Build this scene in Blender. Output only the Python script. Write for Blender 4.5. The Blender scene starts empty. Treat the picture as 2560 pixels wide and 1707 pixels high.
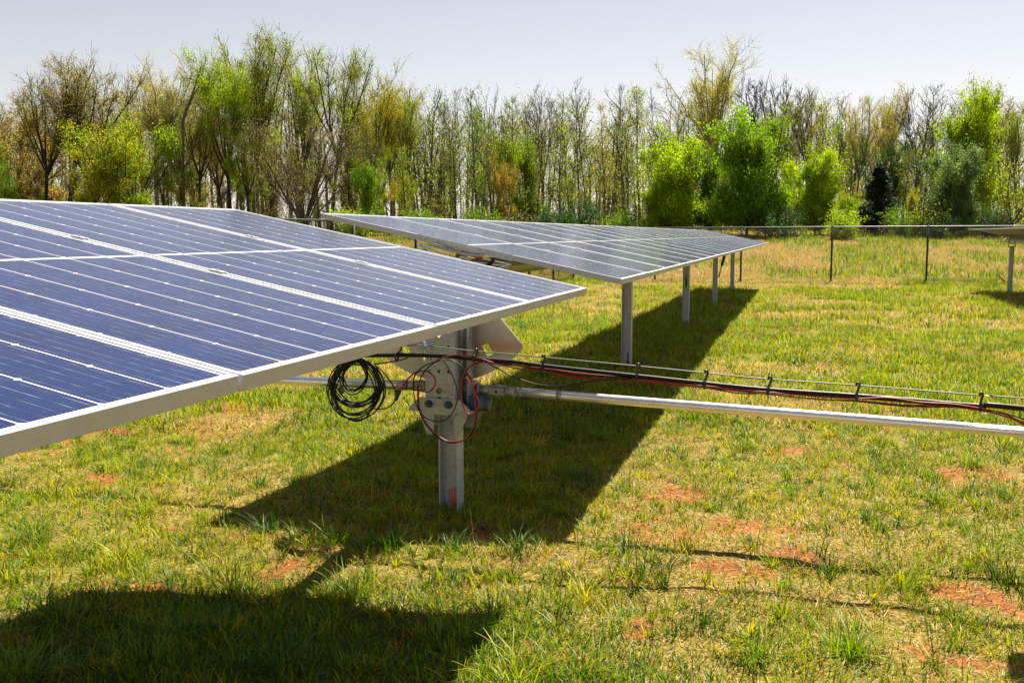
import bpy, math, random
import numpy as np
from mathutils import Vector, Matrix
from mathutils.geometry import tessellate_polygon

S = bpy.context.scene
COL = S.collection
R = math.radians

# ------------------------------------------------------------------ camera
F_PX, YAW, PITCH, ROLL, CAM_H = 2369.56, 0.2942, 0.1109, -0.0045, 1.623
PW, PH = 2560.0, 1707.0
fwd = Vector((-math.sin(YAW)*math.cos(PITCH), math.cos(YAW)*math.cos(PITCH), -math.sin(PITCH)))
rt0 = Vector((math.cos(YAW), math.sin(YAW), 0))
up0 = rt0.cross(fwd)
rt = rt0*math.cos(ROLL) + up0*math.sin(ROLL)
up = -rt0*math.sin(ROLL) + up0*math.cos(ROLL)
CAM = Vector((0, 0, CAM_H))
cd = bpy.data.cameras.new('camera')
co = bpy.data.objects.new('camera', cd)
COL.objects.link(co)
cd.sensor_width = 36.0
cd.lens = F_PX/PW*36.0
cd.clip_start = 0.05
cd.clip_end = 3000
M = Matrix((rt, up, -fwd)).transposed().to_4x4()
M.translation = CAM
co.matrix_world = M
S.camera = co

# ------------------------------------------------------------------ light
SUN_AZ, SUN_EL = R(11.5), R(58.5)          # azimuth clockwise from +y
w = bpy.data.worlds.new('World')
S.world = w
w.use_nodes = True
nt = w.node_tree
bg = nt.nodes['Background']
sky = nt.nodes.new('ShaderNodeTexSky')
sky.sky_type = 'NISHITA'
sky.sun_disc = False
sky.sun_elevation = SUN_EL
sky.sun_rotation = SUN_AZ
sky.air_density = 1.3
sky.dust_density = 0.3
sky.ozone_density = 1.5
bw = nt.nodes.new('ShaderNodeRGBToBW')
nt.links.new(sky.outputs[0], bw.inputs[0])
mx = nt.nodes.new('ShaderNodeMix')
mx.data_type = 'RGBA'
mx.inputs[0].default_value = 0.62
nt.links.new(sky.outputs[0], mx.inputs[6])
nt.links.new(bw.outputs[0], mx.inputs[7])
tn = nt.nodes.new('ShaderNodeMix')
tn.data_type = 'RGBA'
tn.blend_type = 'MULTIPLY'
tn.inputs[0].default_value = 1.0
nt.links.new(mx.outputs[2], tn.inputs[6])
tn.inputs[7].default_value = (1.05, 0.968, 0.972, 1)
nt.links.new(tn.outputs[2], bg.inputs['Color'])
bg.inputs['Strength'].default_value = 0.05
sd = bpy.data.lights.new('sun', 'SUN')
so = bpy.data.objects.new('sun', sd)
COL.objects.link(so)
sd.energy = 5.0
sd.angle = R(0.5)
sd.color = (1.0, 0.92, 0.76)
sdir = Vector((math.sin(SUN_AZ)*math.cos(SUN_EL), math.cos(SUN_AZ)*math.cos(SUN_EL), math.sin(SUN_EL)))
so.rotation_euler = sdir.to_track_quat('Z', 'Y').to_euler()
S.view_settings.view_transform = 'Standard'
S.view_settings.look = 'None'
S.view_settings.gamma = 1.0
S.view_settings.use_curve_mapping = False
S.view_settings.exposure = 1.42
S.render.engine = 'CYCLES'
S.cycles.max_bounces = 7
S.cycles.transmission_bounces = 3
S.cycles.transparent_max_bounces = 4
S.cycles.sample_clamp_indirect = 6.0

rng = np.random.default_rng(7)

# ------------------------------------------------------------------ helpers
def ray(px, py):
    d = fwd*F_PX + rt*(px-PW/2) + up*(PH/2-py)
    return d

def at(px, py, Y):
    d = ray(px, py)
    return CAM + d*(Y/d.y)

def at_depth(px, depth):
    """ground point (x, y) in the direction of column px at a forward distance"""
    a = math.atan((px-PW/2)/F_PX)
    dx = depth*math.tan(a)
    return (-math.sin(YAW)*depth + math.cos(YAW)*dx, math.cos(YAW)*depth + math.sin(YAW)*dx)

def mat(name):
    m = bpy.data.materials.new(name)
    m.use_nodes = True
    n = m.node_tree.nodes
    return m, m.node_tree, n['Principled BSDF']

def N(t, typ, **kw):
    n = t.nodes.new(typ)
    for k, v in kw.items():
        if k in n.inputs.keys() if isinstance(k, str) else False:
            n.inputs[k].default_value = v
        else:
            setattr(n, k, v)
    return n

def math_node(t, op, a, b=None, c=None):
    n = t.nodes.new('ShaderNodeMath')
    n.operation = op
    for i, v in enumerate((a, b, c)):
        if v is None:
            continue
        if isinstance(v, (int, float)):
            n.inputs[i].default_value = v
        else:
            t.links.new(v, n.inputs[i])
    return n.outputs[0]

def mixc(t, fac, a, b):
    n = t.nodes.new('ShaderNodeMix')
    n.data_type = 'RGBA'
    for sock, v in ((n.inputs[0], fac), (n.inputs[6], a), (n.inputs[7], b)):
        if isinstance(v, (int, float)):
            sock.default_value = v
        elif isinstance(v, tuple):
            sock.default_value = (*v, 1)
        else:
            t.links.new(v, sock)
    return n.outputs[2]

def noise(t, vec, scale, detail=3, rough=0.55, dims='3D'):
    n = t.nodes.new('ShaderNodeTexNoise')
    n.noise_dimensions = dims
    n.inputs['Scale'].default_value = scale
    n.inputs['Detail'].default_value = detail
    n.inputs['Roughness'].default_value = rough
    if vec is not None:
        t.links.new(vec, n.inputs['Vector'])
    return n.outputs['Fac']

def ramp(t, fac, stops):
    n = t.nodes.new('ShaderNodeValToRGB')
    e = n.color_ramp.elements
    while len(e) < len(stops):
        e.new(0.5)
    for el, (p, c) in zip(e, stops):
        el.position = p
        el.color = (*c, 1) if isinstance(c, tuple) else (c, c, c, 1)
    t.links.new(fac, n.inputs[0])
    return n.outputs[0]

def plain(name, col, rough=0.5, metal=0.0, var=0.0, scale=20, bump=0.0, spec=0.5):
    m, t, p = mat(name)
    p.inputs['Roughness'].default_value = rough
    p.inputs['Metallic'].default_value = metal
    p.inputs['Specular IOR Level'].default_value = spec
    tc = t.nodes.new('ShaderNodeTexCoord').outputs['Object']
    if var:
        f = noise(t, tc, scale, 4, 0.6)
        lo = tuple(c*(1-var) for c in col)
        hi = tuple(min(1, c*(1+var)) for c in col)
        c = ramp(t, f, [(0.3, lo), (0.7, hi)])
        t.links.new(c, p.inputs['Base Color'])
        r = math_node(t, 'MULTIPLY_ADD', f, 0.3, rough-0.15)
        t.links.new(r, p.inputs['Roughness'])
    else:
        p.inputs['Base Color'].default_value = (*col, 1)
    if bump:
        b = t.nodes.new('ShaderNodeBump')
        b.inputs['Strength'].default_value = bump
        b.inputs['Distance'].default_value = 0.01
        t.links.new(noise(t, tc, scale*4, 3), b.inputs['Height'])
        t.links.new(b.outputs[0], p.inputs['Normal'])
    return m

class MB:
    def __init__(s):
        s.v = []; s.f = []; s.sm = []
    def add(s, vs, fs, smooth=False):
        o = len(s.v)
        s.v.extend([tuple(q) for q in vs])
        for q in fs:
            s.f.append(tuple(i+o for i in q)); s.sm.append(smooth)
        return s
    def box(s, c, size, mtx=None, bev=0.0):
        x, y, z = (q/2 for q in size)
        b = min(bev, x*.8, y*.8, z*.8)
        if b <= 0:
            vs = [Vector((sx*x, sy*y, sz*z)) for sz in (-1, 1) for sy in (-1, 1) for sx in (-1, 1)]
            fs = [(0,2,3,1),(4,5,7,6),(0,1,5,4),(2,6,7,3),(0,4,6,2),(1,3,7,5)]
        else:
            vs, fs, idx = [], [], {}
            for sx in (-1, 1):
                for sy in (-1, 1):
                    for sz in (-1, 1):
                        for a in range(3):
                            p = [sx*(x-b), sy*(y-b), sz*(z-b)]
                            p[a] += (sx, sy, sz)[a]*b
                            idx[(sx, sy, sz, a)] = len(vs); vs.append(Vector(p))
            def quad(l):
                fs.append(tuple(l))
            for a in range(3):
                o = [q for q in range(3) if q != a]
                for sg in (-1, 1):
                    l = []
                    for (p1, p2) in ((-1,-1),(1,-1),(1,1),(-1,1)):
                        k = [0,0,0]; k[a]=sg; k[o[0]]=p1; k[o[1]]=p2
                        l.append(idx[(*k, a)])
                    quad(l)
                for p1 in (-1, 1):
                    for p2 in (-1, 1):
                        l = []
                        for (sg, ax) in ((-1,o[0]),(-1,o[1]),(1,o[1]),(1,o[0])):
                            k = [0,0,0]; k[a]=sg; k[o[0]]=p1; k[o[1]]=p2
                            l.append(idx[(*k, ax)])
                        quad(l)
            for sx in (-1, 1):
                for sy in (-1, 1):
                    for sz in (-1, 1):
                        fs.append(tuple(idx[(sx,sy,sz,a)] for a in range(3)))
        if mtx is not None:
            vs = [mtx @ v for v in vs]
        c = Vector(c)
        return s.add([v+c for v in vs], fs)
    def tube(s, pts, r, n=8, cap=True, smooth=True, closed=False):
        pts = [Vector(p) for p in pts]
        k = len(pts)
        rs = [r]*k if isinstance(r, (int, float)) else list(r)
        vs = []
        prev = None
        for i, p in enumerate(pts):
            a = pts[(i-1) % k] if (closed or i > 0) else p
            b = pts[(i+1) % k] if (closed or i < k-1) else p
            t = (b-a)
            if t.length < 1e-9: t = Vector((0,0,1))
            t.normalize()
            if prev is None:
                h = Vector((0,0,1)) if abs(t.z) < .9 else Vector((1,0,0))
                e1 = t.cross(h).normalized()
            else:
                e1 = (prev - t*prev.dot(t))
                if e1.length < 1e-6:
                    e1 = t.orthogonal()
                e1.normalize()
            prev = e1
            e2 = t.cross(e1)
            for j in range(n):
                an = 2*math.pi*j/n
                vs.append(p + (e1*math.cos(an)+e2*math.sin(an))*rs[i])
        fs = []
        for i in range(k if closed else k-1):
            i2 = (i+1) % k
            for j in range(n):
                j2 = (j+1) % n
                fs.append((i*n+j, i*n+j2, i2*n+j2, i2*n+j))
        s.add(vs, fs, smooth)
        if cap and not closed:
            o = len(s.v)-len(vs)
            s.f.append(tuple(o+j for j in range(n))[::-1]); s.sm.append(False)
            s.f.append(tuple(o+(k-1)*n+j for j in range(n))); s.sm.append(False)
        return s
    def plate(s, outer, holes, fn, th):
        """flat plate: 2D outline with holes, fn(a,b,d)->point, thickness th"""
        loops = [outer]+list(holes)
        polys = [[Vector((a, b, 0)) for a, b in l] for l in loops]
        tri = tessellate_polygon(polys)
        flat = [q for l in loops for q in l]
        n = len(flat)
        vs = [fn(a, b, 0) for a, b in flat]+[fn(a, b, th) for a, b in flat]
        fs = [tuple(t) for t in tri]+[tuple(i+n for i in t)[::-1] for t in tri]
        o = 0
        for l in loops:
            k = len(l)
            for i in range(k):
                j = (i+1) % k
                fs.append((o+i, o+j, o+j+n, o+i+n))
            o += k
        return s.add(vs, fs)
    def build(s, name, m, parent=None, label=None, fix=False, origin=None):
        me = bpy.data.meshes.new(name)
        o = Vector(origin) if origin is not None else (ORG[parent.name] if parent is not None else Vector((0,0,0)))
        me.from_pydata([tuple(Vector(v)-o) for v in s.v], [], s.f)
        me.polygons.foreach_set('use_smooth', s.sm)
        if fix:
            import bmesh
            b = bmesh.new(); b.from_mesh(me)
            bmesh.ops.recalc_face_normals(b, faces=b.faces)
            b.to_mesh(me); b.free()
        me.materials.append(m)
        ob = bpy.data.objects.new(name, me)
        COL.objects.link(ob)
        if parent is not None:
            ob.parent = parent
            ORG[ob.name] = o
        else:
            ob.location = o
            ORG[ob.name] = o
        if label:
            ob['label'] = label
        return ob

ORG = {}

def thing(name, label, cat, loc=(0,0,0), group=None):
    o = bpy.data.objects.new(name, None)
    o.empty_display_size = 0.1
    COL.objects.link(o)
    o.location = loc
    ORG[o.name] = Vector(loc)
    tag(o, label, cat, group)
    return o

def tag(o, label, cat, group=None):
    o['label'] = label
    o['category'] = cat
    if group:
        o['group'] = group
    return o

def copy_tree(o, parent=None):
    c = o.copy()
    COL.objects.link(c)
    if parent is not None:
        c.parent = parent
    for ch in list(o.children):
        copy_tree(ch, c)
    return c

def np_mesh(name, verts, faces_list, mats, colors=None, mat_idx=None, smooth=False, attr=None):
    """verts (n,3); faces_list: list of int arrays (m,k)"""
    me = bpy.data.meshes.new(name)
    nl = sum(f.size for f in faces_list)
    npoly = sum(len(f) for f in faces_list)
    me.vertices.add(len(verts))
    me.vertices.foreach_set('co', np.ascontiguousarray(verts, dtype=np.float32).ravel())
    me.loops.add(nl)
    me.polygons.add(npoly)
    me.loops.foreach_set('vertex_index', np.concatenate([f.ravel() for f in faces_list]).astype(np.int32))
    tot = np.concatenate([np.full(len(f), f.shape[1], dtype=np.int32) for f in faces_list])
    st = np.concatenate([[0], np.cumsum(tot)[:-1]]).astype(np.int32)
    me.polygons.foreach_set('loop_start', st)
    me.polygons.foreach_set('use_smooth', np.full(npoly, smooth))
    if mat_idx is not None:
        me.polygons.foreach_set('material_index', mat_idx.astype(np.int32))
    if colors is not None:
        a = me.attributes.new('tint', 'FLOAT_COLOR', 'POINT')
        c = np.ones((len(verts), 4), dtype=np.float32); c[:, :3] = colors
        a.data.foreach_set('color', c.ravel())
    for k, vals in (attr or {}).items():
        a = me.attributes.new(k, 'FLOAT', 'POINT')
        a.data.foreach_set('value', np.ascontiguousarray(vals, dtype=np.float32))
    me.update(calc_edges=True)
    me.validate()
    for m in mats:
        me.materials.append(m)
    return me

def put(name, me, parent=None):
    o = bpy.data.objects.new(name, me)
    COL.objects.link(o)
    if parent is not None:
        o.parent = parent
    return o

# value noise on arrays
def vnoise(x, y, sc, seed=0):
    x = np.asarray(x)*sc; y = np.asarray(y)*sc
    xi = np.floor(x).astype(np.int64); yi = np.floor(y).astype(np.int64)
    fx = x-xi; fy = y-yi
    fx = fx*fx*(3-2*fx); fy = fy*fy*(3-2*fy)
    def h(a, b):
        n = (a*374761393 + b*668265263 + seed*1442695041) & 0x7fffffff
        n = ((n ^ (n >> 13))*1274126177) & 0x7fffffff
        return ((n ^ (n >> 16)) & 0xffff)/65535.0
    return (h(xi,yi)*(1-fx)+h(xi+1,yi)*fx)*(1-fy)+(h(xi,yi+1)*(1-fx)+h(xi+1,yi+1)*fx)*fy

def fbm(x, y, sc, seed=0, oct=4):
    t = 0; a = 1; n = 0
    for i in range(oct):
        t = t+a*vnoise(x, y, sc*2**i, seed+i*17); n += a; a *= .5
    return t/n

def sstep(a, b, x):
    t = np.clip((x-a)/(b-a), 0, 1)
    return t*t*(3-2*t)

def terrain(x, y):
    x = np.asarray(x, dtype=float); y = np.asarray(y, dtype=float)
    d = -math.sin(YAW)*x + math.cos(YAW)*y
    z = -0.10*sstep(14, 27, y)*(1-sstep(31, 36, y))
    z = z + 2.15*sstep(33, 92, d)**1.15
    und = (fbm(x, y, 0.35, 5, 3)-.5)*0.10*sstep(3, 9, d)
    und = und*(1-sstep(60, 120, d)*.5)
    near = (fbm(x, y, 2.6, 9, 4)-.5)*0.075
    return z + und*.6 + near

# ------------------------------------------------------------------ materials
def galvanised(name, tone=0.5):
    m, t, p = mat(name)
    tc = t.nodes.new('ShaderNodeTexCoord').outputs['Object']
    v = t.nodes.new('ShaderNodeTexVoronoi')
    v.inputs['Scale'].default_value = 120
    t.links.new(tc, v.inputs['Vector'])
    n1 = noise(t, tc, 6, 5, 0.65)
    f = math_node(t, 'ADD', math_node(t, 'MULTIPLY', v.outputs['Color'], 0.35), math_node(t, 'MULTIPLY', n1, 0.65))
    c = ramp(t, f, [(0.25, (tone*.52, tone*.56, tone*.61)), (0.55, (tone*.95, tone, tone*1.05)), (0.8, (tone*1.2, tone*1.25, tone*1.3))])
    t.links.new(c, p.inputs['Base Color'])
    p.inputs['Metallic'].default_value = 0.3
    t.links.new(math_node(t, 'MULTIPLY_ADD', f, 0.3, 0.33), p.inputs['Roughness'])
    return m

M_GALV = galvanised('galvanised_steel', 0.44)
M_GALV_D = galvanised('dull_galvanised_steel', 0.26)
M_POST = galvanised('weathered_post_steel', 0.46)
M_HEAD = galvanised('fresh_zinc_plate', 0.47)
M_ALU = plain('anodised_aluminium_frame', (0.40, 0.42, 0.455), 0.5, 0.08, 0.06, 30)
M_PIPE = plain('aluminium_pipe', (0.80, 0.80, 0.82), 0.24, 0.72, 0.08, 14)
M_PIPE_D = plain('grey_cast_joint', (0.30, 0.29, 0.28), 0.45, 0.6, 0.15, 30)
M_BLACK = plain('black_cable_sheath', (0.007, 0.007, 0.008), 0.45, 0, 0.3, 60, spec=0.3)
M_PLAST = plain('black_plastic_clip', (0.012, 0.012, 0.013), 0.35)
M_RED = plain('red_cable_sheath', (0.26, 0.012, 0.018), 0.40, 0, 0.25, 60)
M_ROPE = plain('steel_rope', (0.20, 0.20, 0.20), 0.5, 0.6, 0.3, 300)
M_FENCE = plain('black_fence_coating', (0.018, 0.020, 0.021), 0.38)
M_BOLT = plain('blue_grey_bolt', (0.045, 0.07, 0.13), 0.42, 0.4)
M_CAST = plain('blue_grey_gearbox_paint', (0.045, 0.075, 0.11), 0.5, 0.2, 0.15, 20)
M_BLUE = plain('blue_coated_bracket', (0.10, 0.33, 0.65), 0.4, 0.1)
M_WHITE = plain('white_zinc_strut', (0.56, 0.58, 0.61), 0.45, 0.25, 0.1, 30)
M_BACK = plain('pale_backsheet', (0.34, 0.31, 0.26), 0.6)
M_FLAG = plain('red_orange_flag', (0.75, 0.10, 0.08), 0.7)
M_STAKE = plain('rusty_wire_stake', (0.16, 0.07, 0.04), 0.7)
M_PAINT = plain('orange_red_paint', (0.62, 0.13, 0.06), 0.7)
M_STAIN = plain('dark_rust_stain', (0.05, 0.035, 0.03), 0.8)

def sector_material():
    m, t, p = mat('galvanised_plate_with_pink_smear')
    tc = t.nodes.new('ShaderNodeTexCoord').outputs['Object']
    n1 = noise(t, tc, 5, 5, 0.6)
    c = ramp(t, n1, [(0.3, (0.42, 0.41, 0.38)), (0.7, (0.60, 0.59, 0.55))])
    sx = t.nodes.new('ShaderNodeSeparateXYZ'); t.links.new(tc, sx.inputs[0])
    # a band of pink marking spray across the plate
    band = math_node(t, 'SUBTRACT', 1.0, math_node(t, 'MULTIPLY', math_node(t, 'ABSOLUTE', math_node(t, 'SUBTRACT', sx.outputs['Z'], SECT_Z)), 22.0))
    band = math_node(t, 'MULTIPLY', math_node(t, 'MAXIMUM', band, 0.0), math_node(t, 'MULTIPLY', noise(t, tc, 9, 2), 1.1))
    c2 = mixc(t, band, c, (0.55, 0.16, 0.17))
    t.links.new(c2, p.inputs['Base Color'])
    p.inputs['Metallic'].default_value = 0.5
    p.inputs['Roughness'].default_value = 0.38
    return m

def glass_material():
    m, t, p = mat('solar_cells_under_glass')
    tc = t.nodes.new('ShaderNodeTexCoord').outputs['Object']
    sx = t.nodes.new('ShaderNodeSeparateXYZ'); t.links.new(tc, sx.inputs[0])
    X, Y = sx.outputs['X'], sx.outputs['Y']
    def mm(op, a, b=None, c=None): return math_node(t, op, a, b, c)
    aX = mm('ABSOLUTE', X)
    # columns of cells along the short side
    PC, PX = 0.1595, 0.1612
    yc = mm('DIVIDE', mm('ADD', Y, 3*PC), PC)
    fy = mm('FRACT', yc)
    dy = mm('MULTIPLY', mm('MINIMUM', fy, mm('SUBTRACT', 1.0, fy)), PC)      # distance to column gap
    xs = mm('SUBTRACT', aX, 0.011)
    fx = mm('FRACT', mm('DIVIDE', xs, PX))
    dx = mm('MULTIPLY', mm('MINIMUM', fx, mm('SUBTRACT', 1.0, fx)), PX)      # distance to whole-cell boundary
    gap = mm('LESS_THAN', dy, 0.0016)
    cham = mm('LESS_THAN', mm('ADD', mm('MULTIPLY', dy, 1.0), dx), 0.0078)
    mid = mm('LESS_THAN', aX, 0.0075)
    endx = mm('GREATER_THAN', aX, 0.011+6*PX)
    endy = mm('GREATER_THAN', mm('ABSOLUTE', Y), 3*PC-0.001)
    white = mm('MAXIMUM', mm('MAXIMUM', gap, cham), mm('MAXIMUM', mid, mm('MAXIMUM', endx, endy)))
    # half-cell joints, faint
    fh = mm('FRACT', mm('DIVIDE', xs, PX/2))
    dh = mm('MULTIPLY', mm('MINIMUM', fh, mm('SUBTRACT', 1.0, fh)), PX/2)
    halfj = mm('MULTIPLY', mm('LESS_THAN', dh, 0.0009), 0.5)
    # busbar ribbons, broken into dashes
    fb = mm('FRACT', mm('SUBTRACT', mm('MULTIPLY', fy, 5.0), 0.0))
    db = mm('MULTIPLY', mm('ABSOLUTE', mm('SUBTRACT', fb, 0.5)), PC/5)
    cx = t.nodes.new('ShaderNodeCombineXYZ')
    t.links.new(mm('MULTIPLY', X, 9.0), cx.inputs[0])
    t.links.new(mm('FLOOR', mm('MULTIPLY', yc, 5.0)), cx.inputs[1])
    oi = t.nodes.new('ShaderNodeObjectInfo')
    t.links.new(mm('MULTIPLY', oi.outputs['Random'], 40.0), cx.inputs[2])
    dash = noise(t, cx.outputs[0], 2.6, 1, 0.5)
    dash = ramp(t, dash, [(0.42, 0.04), (0.66, 0.50)])
    bus = mm('MULTIPLY', mm('LESS_THAN', db, 0.00050), dash)
    # cell colour with slight per-cell shifts
    cc = t.nodes.new('ShaderNodeCombineXYZ')
    t.links.new(mm('FLOOR', mm('DIVIDE', mm('ADD', X, 1.2), PX/2)), cc.inputs[0])
    t.links.new(mm('FLOOR', yc), cc.inputs[1])
    t.links.new(oi.outputs['Random'], cc.inputs[2])
    wn = t.nodes.new('ShaderNodeTexWhiteNoise'); t.links.new(cc.outputs[0], wn.inputs['Vector'])
    cell = mixc(t, wn.outputs['Value'], (0.003, 0.012, 0.062), (0.005, 0.017, 0.084))
    c = mixc(t, halfj, cell, (0.035, 0.045, 0.09))
    c = mixc(t, bus, c, (0.62, 0.64, 0.68))
    c = mixc(t, white, c, (0.80, 0.79, 0.77))
    # dust
    d1 = noise(t, tc, 5.0, 6, 0.7)
    d2 = noise(t, tc, 160.0, 2, 0.5)
    dust = mm('ADD', mm('MULTIPLY', ramp(t, d1, [(0.35, 0.0), (0.75, 1.0)]), 0.014), mm('MULTIPLY', mm('GREATER_THAN', d2, 0.72), 0.10))
    spl = noise(t, tc, 3.1, 2, 0.4)
    spl = mm('MULTIPLY', mm('GREATER_THAN', spl, 0.785), 0.35)
    dust = mm('ADD', mm('ADD', dust, 0.004), spl)
    c = mixc(t, dust, c, (0.60, 0.58, 0.55))
    t.links.new(c, p.inputs['Base Color'])
    p.inputs['Roughness'].default_value = 0.28
    t.links.new(mm('MULTIPLY_ADD', d1, 0.12, 0.10), p.inputs['Roughness'])
    p.inputs['IOR'].default_value = 1.24
    p.inputs['Specular IOR Level'].default_value = 0.5
    return m

M_GLASS = glass_material()

def leaf_material(name, base=None, transl=0.45, rough=0.55, spec=0.25):
    """leaf colour = the object's own colour times a per-leaf tint"""
    m, t, p = mat(name)
    n = t.nodes
    a = n.new('ShaderNodeAttribute'); a.attribute_name = 'tint'
    if base is None:
        src = n.new('ShaderNodeObjectInfo').outputs['Color']
        mx = n.new('ShaderNodeMix'); mx.data_type = 'RGBA'; mx.blend_type = 'MULTIPLY'
        mx.inputs[0].default_value = 1
        t.links.new(src, mx.inputs[6]); t.links.new(a.outputs['Color'], mx.inputs[7])
        c = mx.outputs[2]
    else:
        c = a.outputs['Color']
    t.links.new(c, p.inputs['Base Color'])
    p.inputs['Roughness'].default_value = rough
    p.inputs['Specular IOR Level'].default_value = spec
    tr = n.new('ShaderNodeBsdfTranslucent')
    hsv = n.new('ShaderNodeHueSaturation')
    hsv.inputs['Saturation'].default_value = 1.1
    hsv.inputs['Value'].default_value = 1.25
    t.links.new(c, hsv.inputs['Color'])
    t.links.new(hsv.outputs[0], tr.inputs['Color'])
    ms = n.new('ShaderNodeMixShader')
    ms.inputs[0].default_value = transl
    t.links.new(p.outputs[0], ms.inputs[1]); t.links.new(tr.outputs[0], ms.inputs[2])
    t.links.new(ms.outputs[0], n['Material Output'].inputs['Surface'])
    return m

M_LEAF = leaf_material('tree_leaves', None, 0.5)
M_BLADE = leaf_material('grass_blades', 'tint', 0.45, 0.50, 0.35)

def bark_material():
    m, t, p = mat('tree_bark')
    tc = t.nodes.new('ShaderNodeTexCoord').outputs['Object']
    f = noise(t, tc, 1.7, 5, 0.65)
    a = ramp(t, f, [(0.3, 0.55), (0.7, 1.25)])
    oi = t.nodes.new('ShaderNodeObjectInfo').outputs['Color']
    mx = t.nodes.new('ShaderNodeMix'); mx.data_type = 'RGBA'; mx.blend_type = 'MULTIPLY'
    mx.inputs[0].default_value = 1
    t.links.new(oi, mx.inputs[6]); t.links.new(a, mx.inputs[7])
    t.links.new(mx.outputs[2], p.inputs['Base Color'])
    p.inputs['Roughness'].default_value = 0.9
    p.inputs['Specular IOR Level'].default_value = 0.15
    return m
M_BARK = bark_material()

def ground_material():
    m, t, p = mat('clay_soil_with_thatch')
    tc = t.nodes.new('ShaderNodeTexCoord').outputs['Object']
    so_ = t.nodes.new('ShaderNodeAttribute'); so_.attribute_name = 'soil'
    gr_ = t.nodes.new('ShaderNodeAttribute'); gr_.attribute_name = 'green'
    f1 = noise(t, tc, 9, 6, 0.7)
    f2 = noise(t, tc, 45, 4, 0.7)
    f3 = noise(t, tc, 1.2, 4, 0.6)
    clay = ramp(t, f1, [(0.28, (0.10, 0.034, 0.012)), (0.5, (0.24, 0.085, 0.024)), (0.72, (0.40, 0.185, 0.065))])
    thatch = ramp(t, f2, [(0.30, (0.04, 0.026, 0.007)), (0.5, (0.19, 0.125, 0.030)), (0.70, (0.42, 0.30, 0.095))])
    green = ramp(t, f2, [(0.3, (0.035, 0.055, 0.006)), (0.7, (0.24, 0.25, 0.02))])
    g = math_node(t, 'MULTIPLY', gr_.outputs['Fac'], math_node(t, 'MULTIPLY_ADD', f1, 1.2, 0.1))
    c = mixc(t, g, thatch, green)
    s = math_node(t, 'ADD', so_.outputs['Fac'], math_node(t, 'MULTIPLY', math_node(t, 'SUBTRACT', f1, 0.5), 1.3))
    s = math_node(t, 'ADD', s, math_node(t, 'MULTIPLY', math_node(t, 'SUBTRACT', f2, 0.5), 0.6))
    s = ramp(t, s, [(0.42, 0.0), (0.62, 1.0)])
    c = mixc(t, s, c, clay)
    t.links.new(c, p.inputs['Base Color'])
    p.inputs['Roughness'].default_value = 0.95
    p.inputs['Specular IOR Level'].default_value = 0.1
    b = t.nodes.new('ShaderNodeBump')
    b.inputs['Strength'].default_value = 0.8
    b.inputs['Distance'].default_value = 0.02
    t.links.new(f2, b.inputs['Height'])
    t.links.new(b.outputs[0], p.inputs['Normal'])
    return m

# ------------------------------------------------------------------ ground
# bare clay patches seen in the photo (x, y, radius x, radius y)
def gp(px, py):
    d = ray(px, py); k = -CAM_H/d.z
    return CAM.x+d.x*k, CAM.y+d.y*k
PATCH = []
for px, py, rx, ry in ((250, 1195, .30, .17), (590, 1020, .5, .25), (690, 1425, .22, .20), (1040, 1555, .28, .17), (760, 970, .4, .2),
                       (1270, 1475, .22, .10), (330, 1460, .3, .08), (1560, 1265, .14, .08), (1840, 1420, .26, .09), (2450, 1500, .3, .25),
                       (620, 1345, .2, .1), (300, 1080, .35, .12), (1600, 1570, .2, .2), (1340, 1640, .25, .2), (150, 1440, .2, .1),
                       (2000, 1390, .2, .1), (2350, 1640, .25, .12), (1150, 1330, .2, .07), (470, 1330, .22, .07)):
    x, y = gp(px, py); PATCH.append((x, y, rx, ry))

def soil_mask(x, y):
    x = np.asarray(x, dtype=float); y = np.asarray(y, dtype=float)
    s = sstep(0.64, 0.84, fbm(x, y, 1.5, 21, 4))*0.70
    wob = (fbm(x, y, 5.0, 31, 4)-.5)*2.2
    for px, py, rx, ry in PATCH:
        q = np.sqrt(((x-px)/rx)**2+((y-py)/ry)**2)*1.1+wob
        s = np.maximum(s, (1-sstep(0.30, 1.25, q))*.80)
    return s*(1-sstep(12, 24, np.hypot(x, y))*.8)

def green_mask(x, y):
    """0 straw .. 1 lush"""
    d = np.hypot(x, y)
    a = fbm(x, y, 1.1, 41, 4)*.65+fbm(x, y, .28, 43, 3)*.35
    b = fbm(x*.8, y*.35, 0.5, 47, 5)
    g = np.where(d < 32, sstep(0.34, 0.62, a), sstep(0.34, 0.64, b))
    lush = (1-sstep(.5, 1.3, np.hypot((x+1.75)/1.5, (y-3.1)/.85)))  # greener grass laid over the front table's shadow, to colour it
    g = g*(1-.38*sstep(-1.1, .1, x)*(1-sstep(7, 11, y)))
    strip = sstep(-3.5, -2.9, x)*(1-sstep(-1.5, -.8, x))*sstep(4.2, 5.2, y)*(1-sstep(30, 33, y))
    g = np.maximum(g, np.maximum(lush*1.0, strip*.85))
    return g

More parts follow.
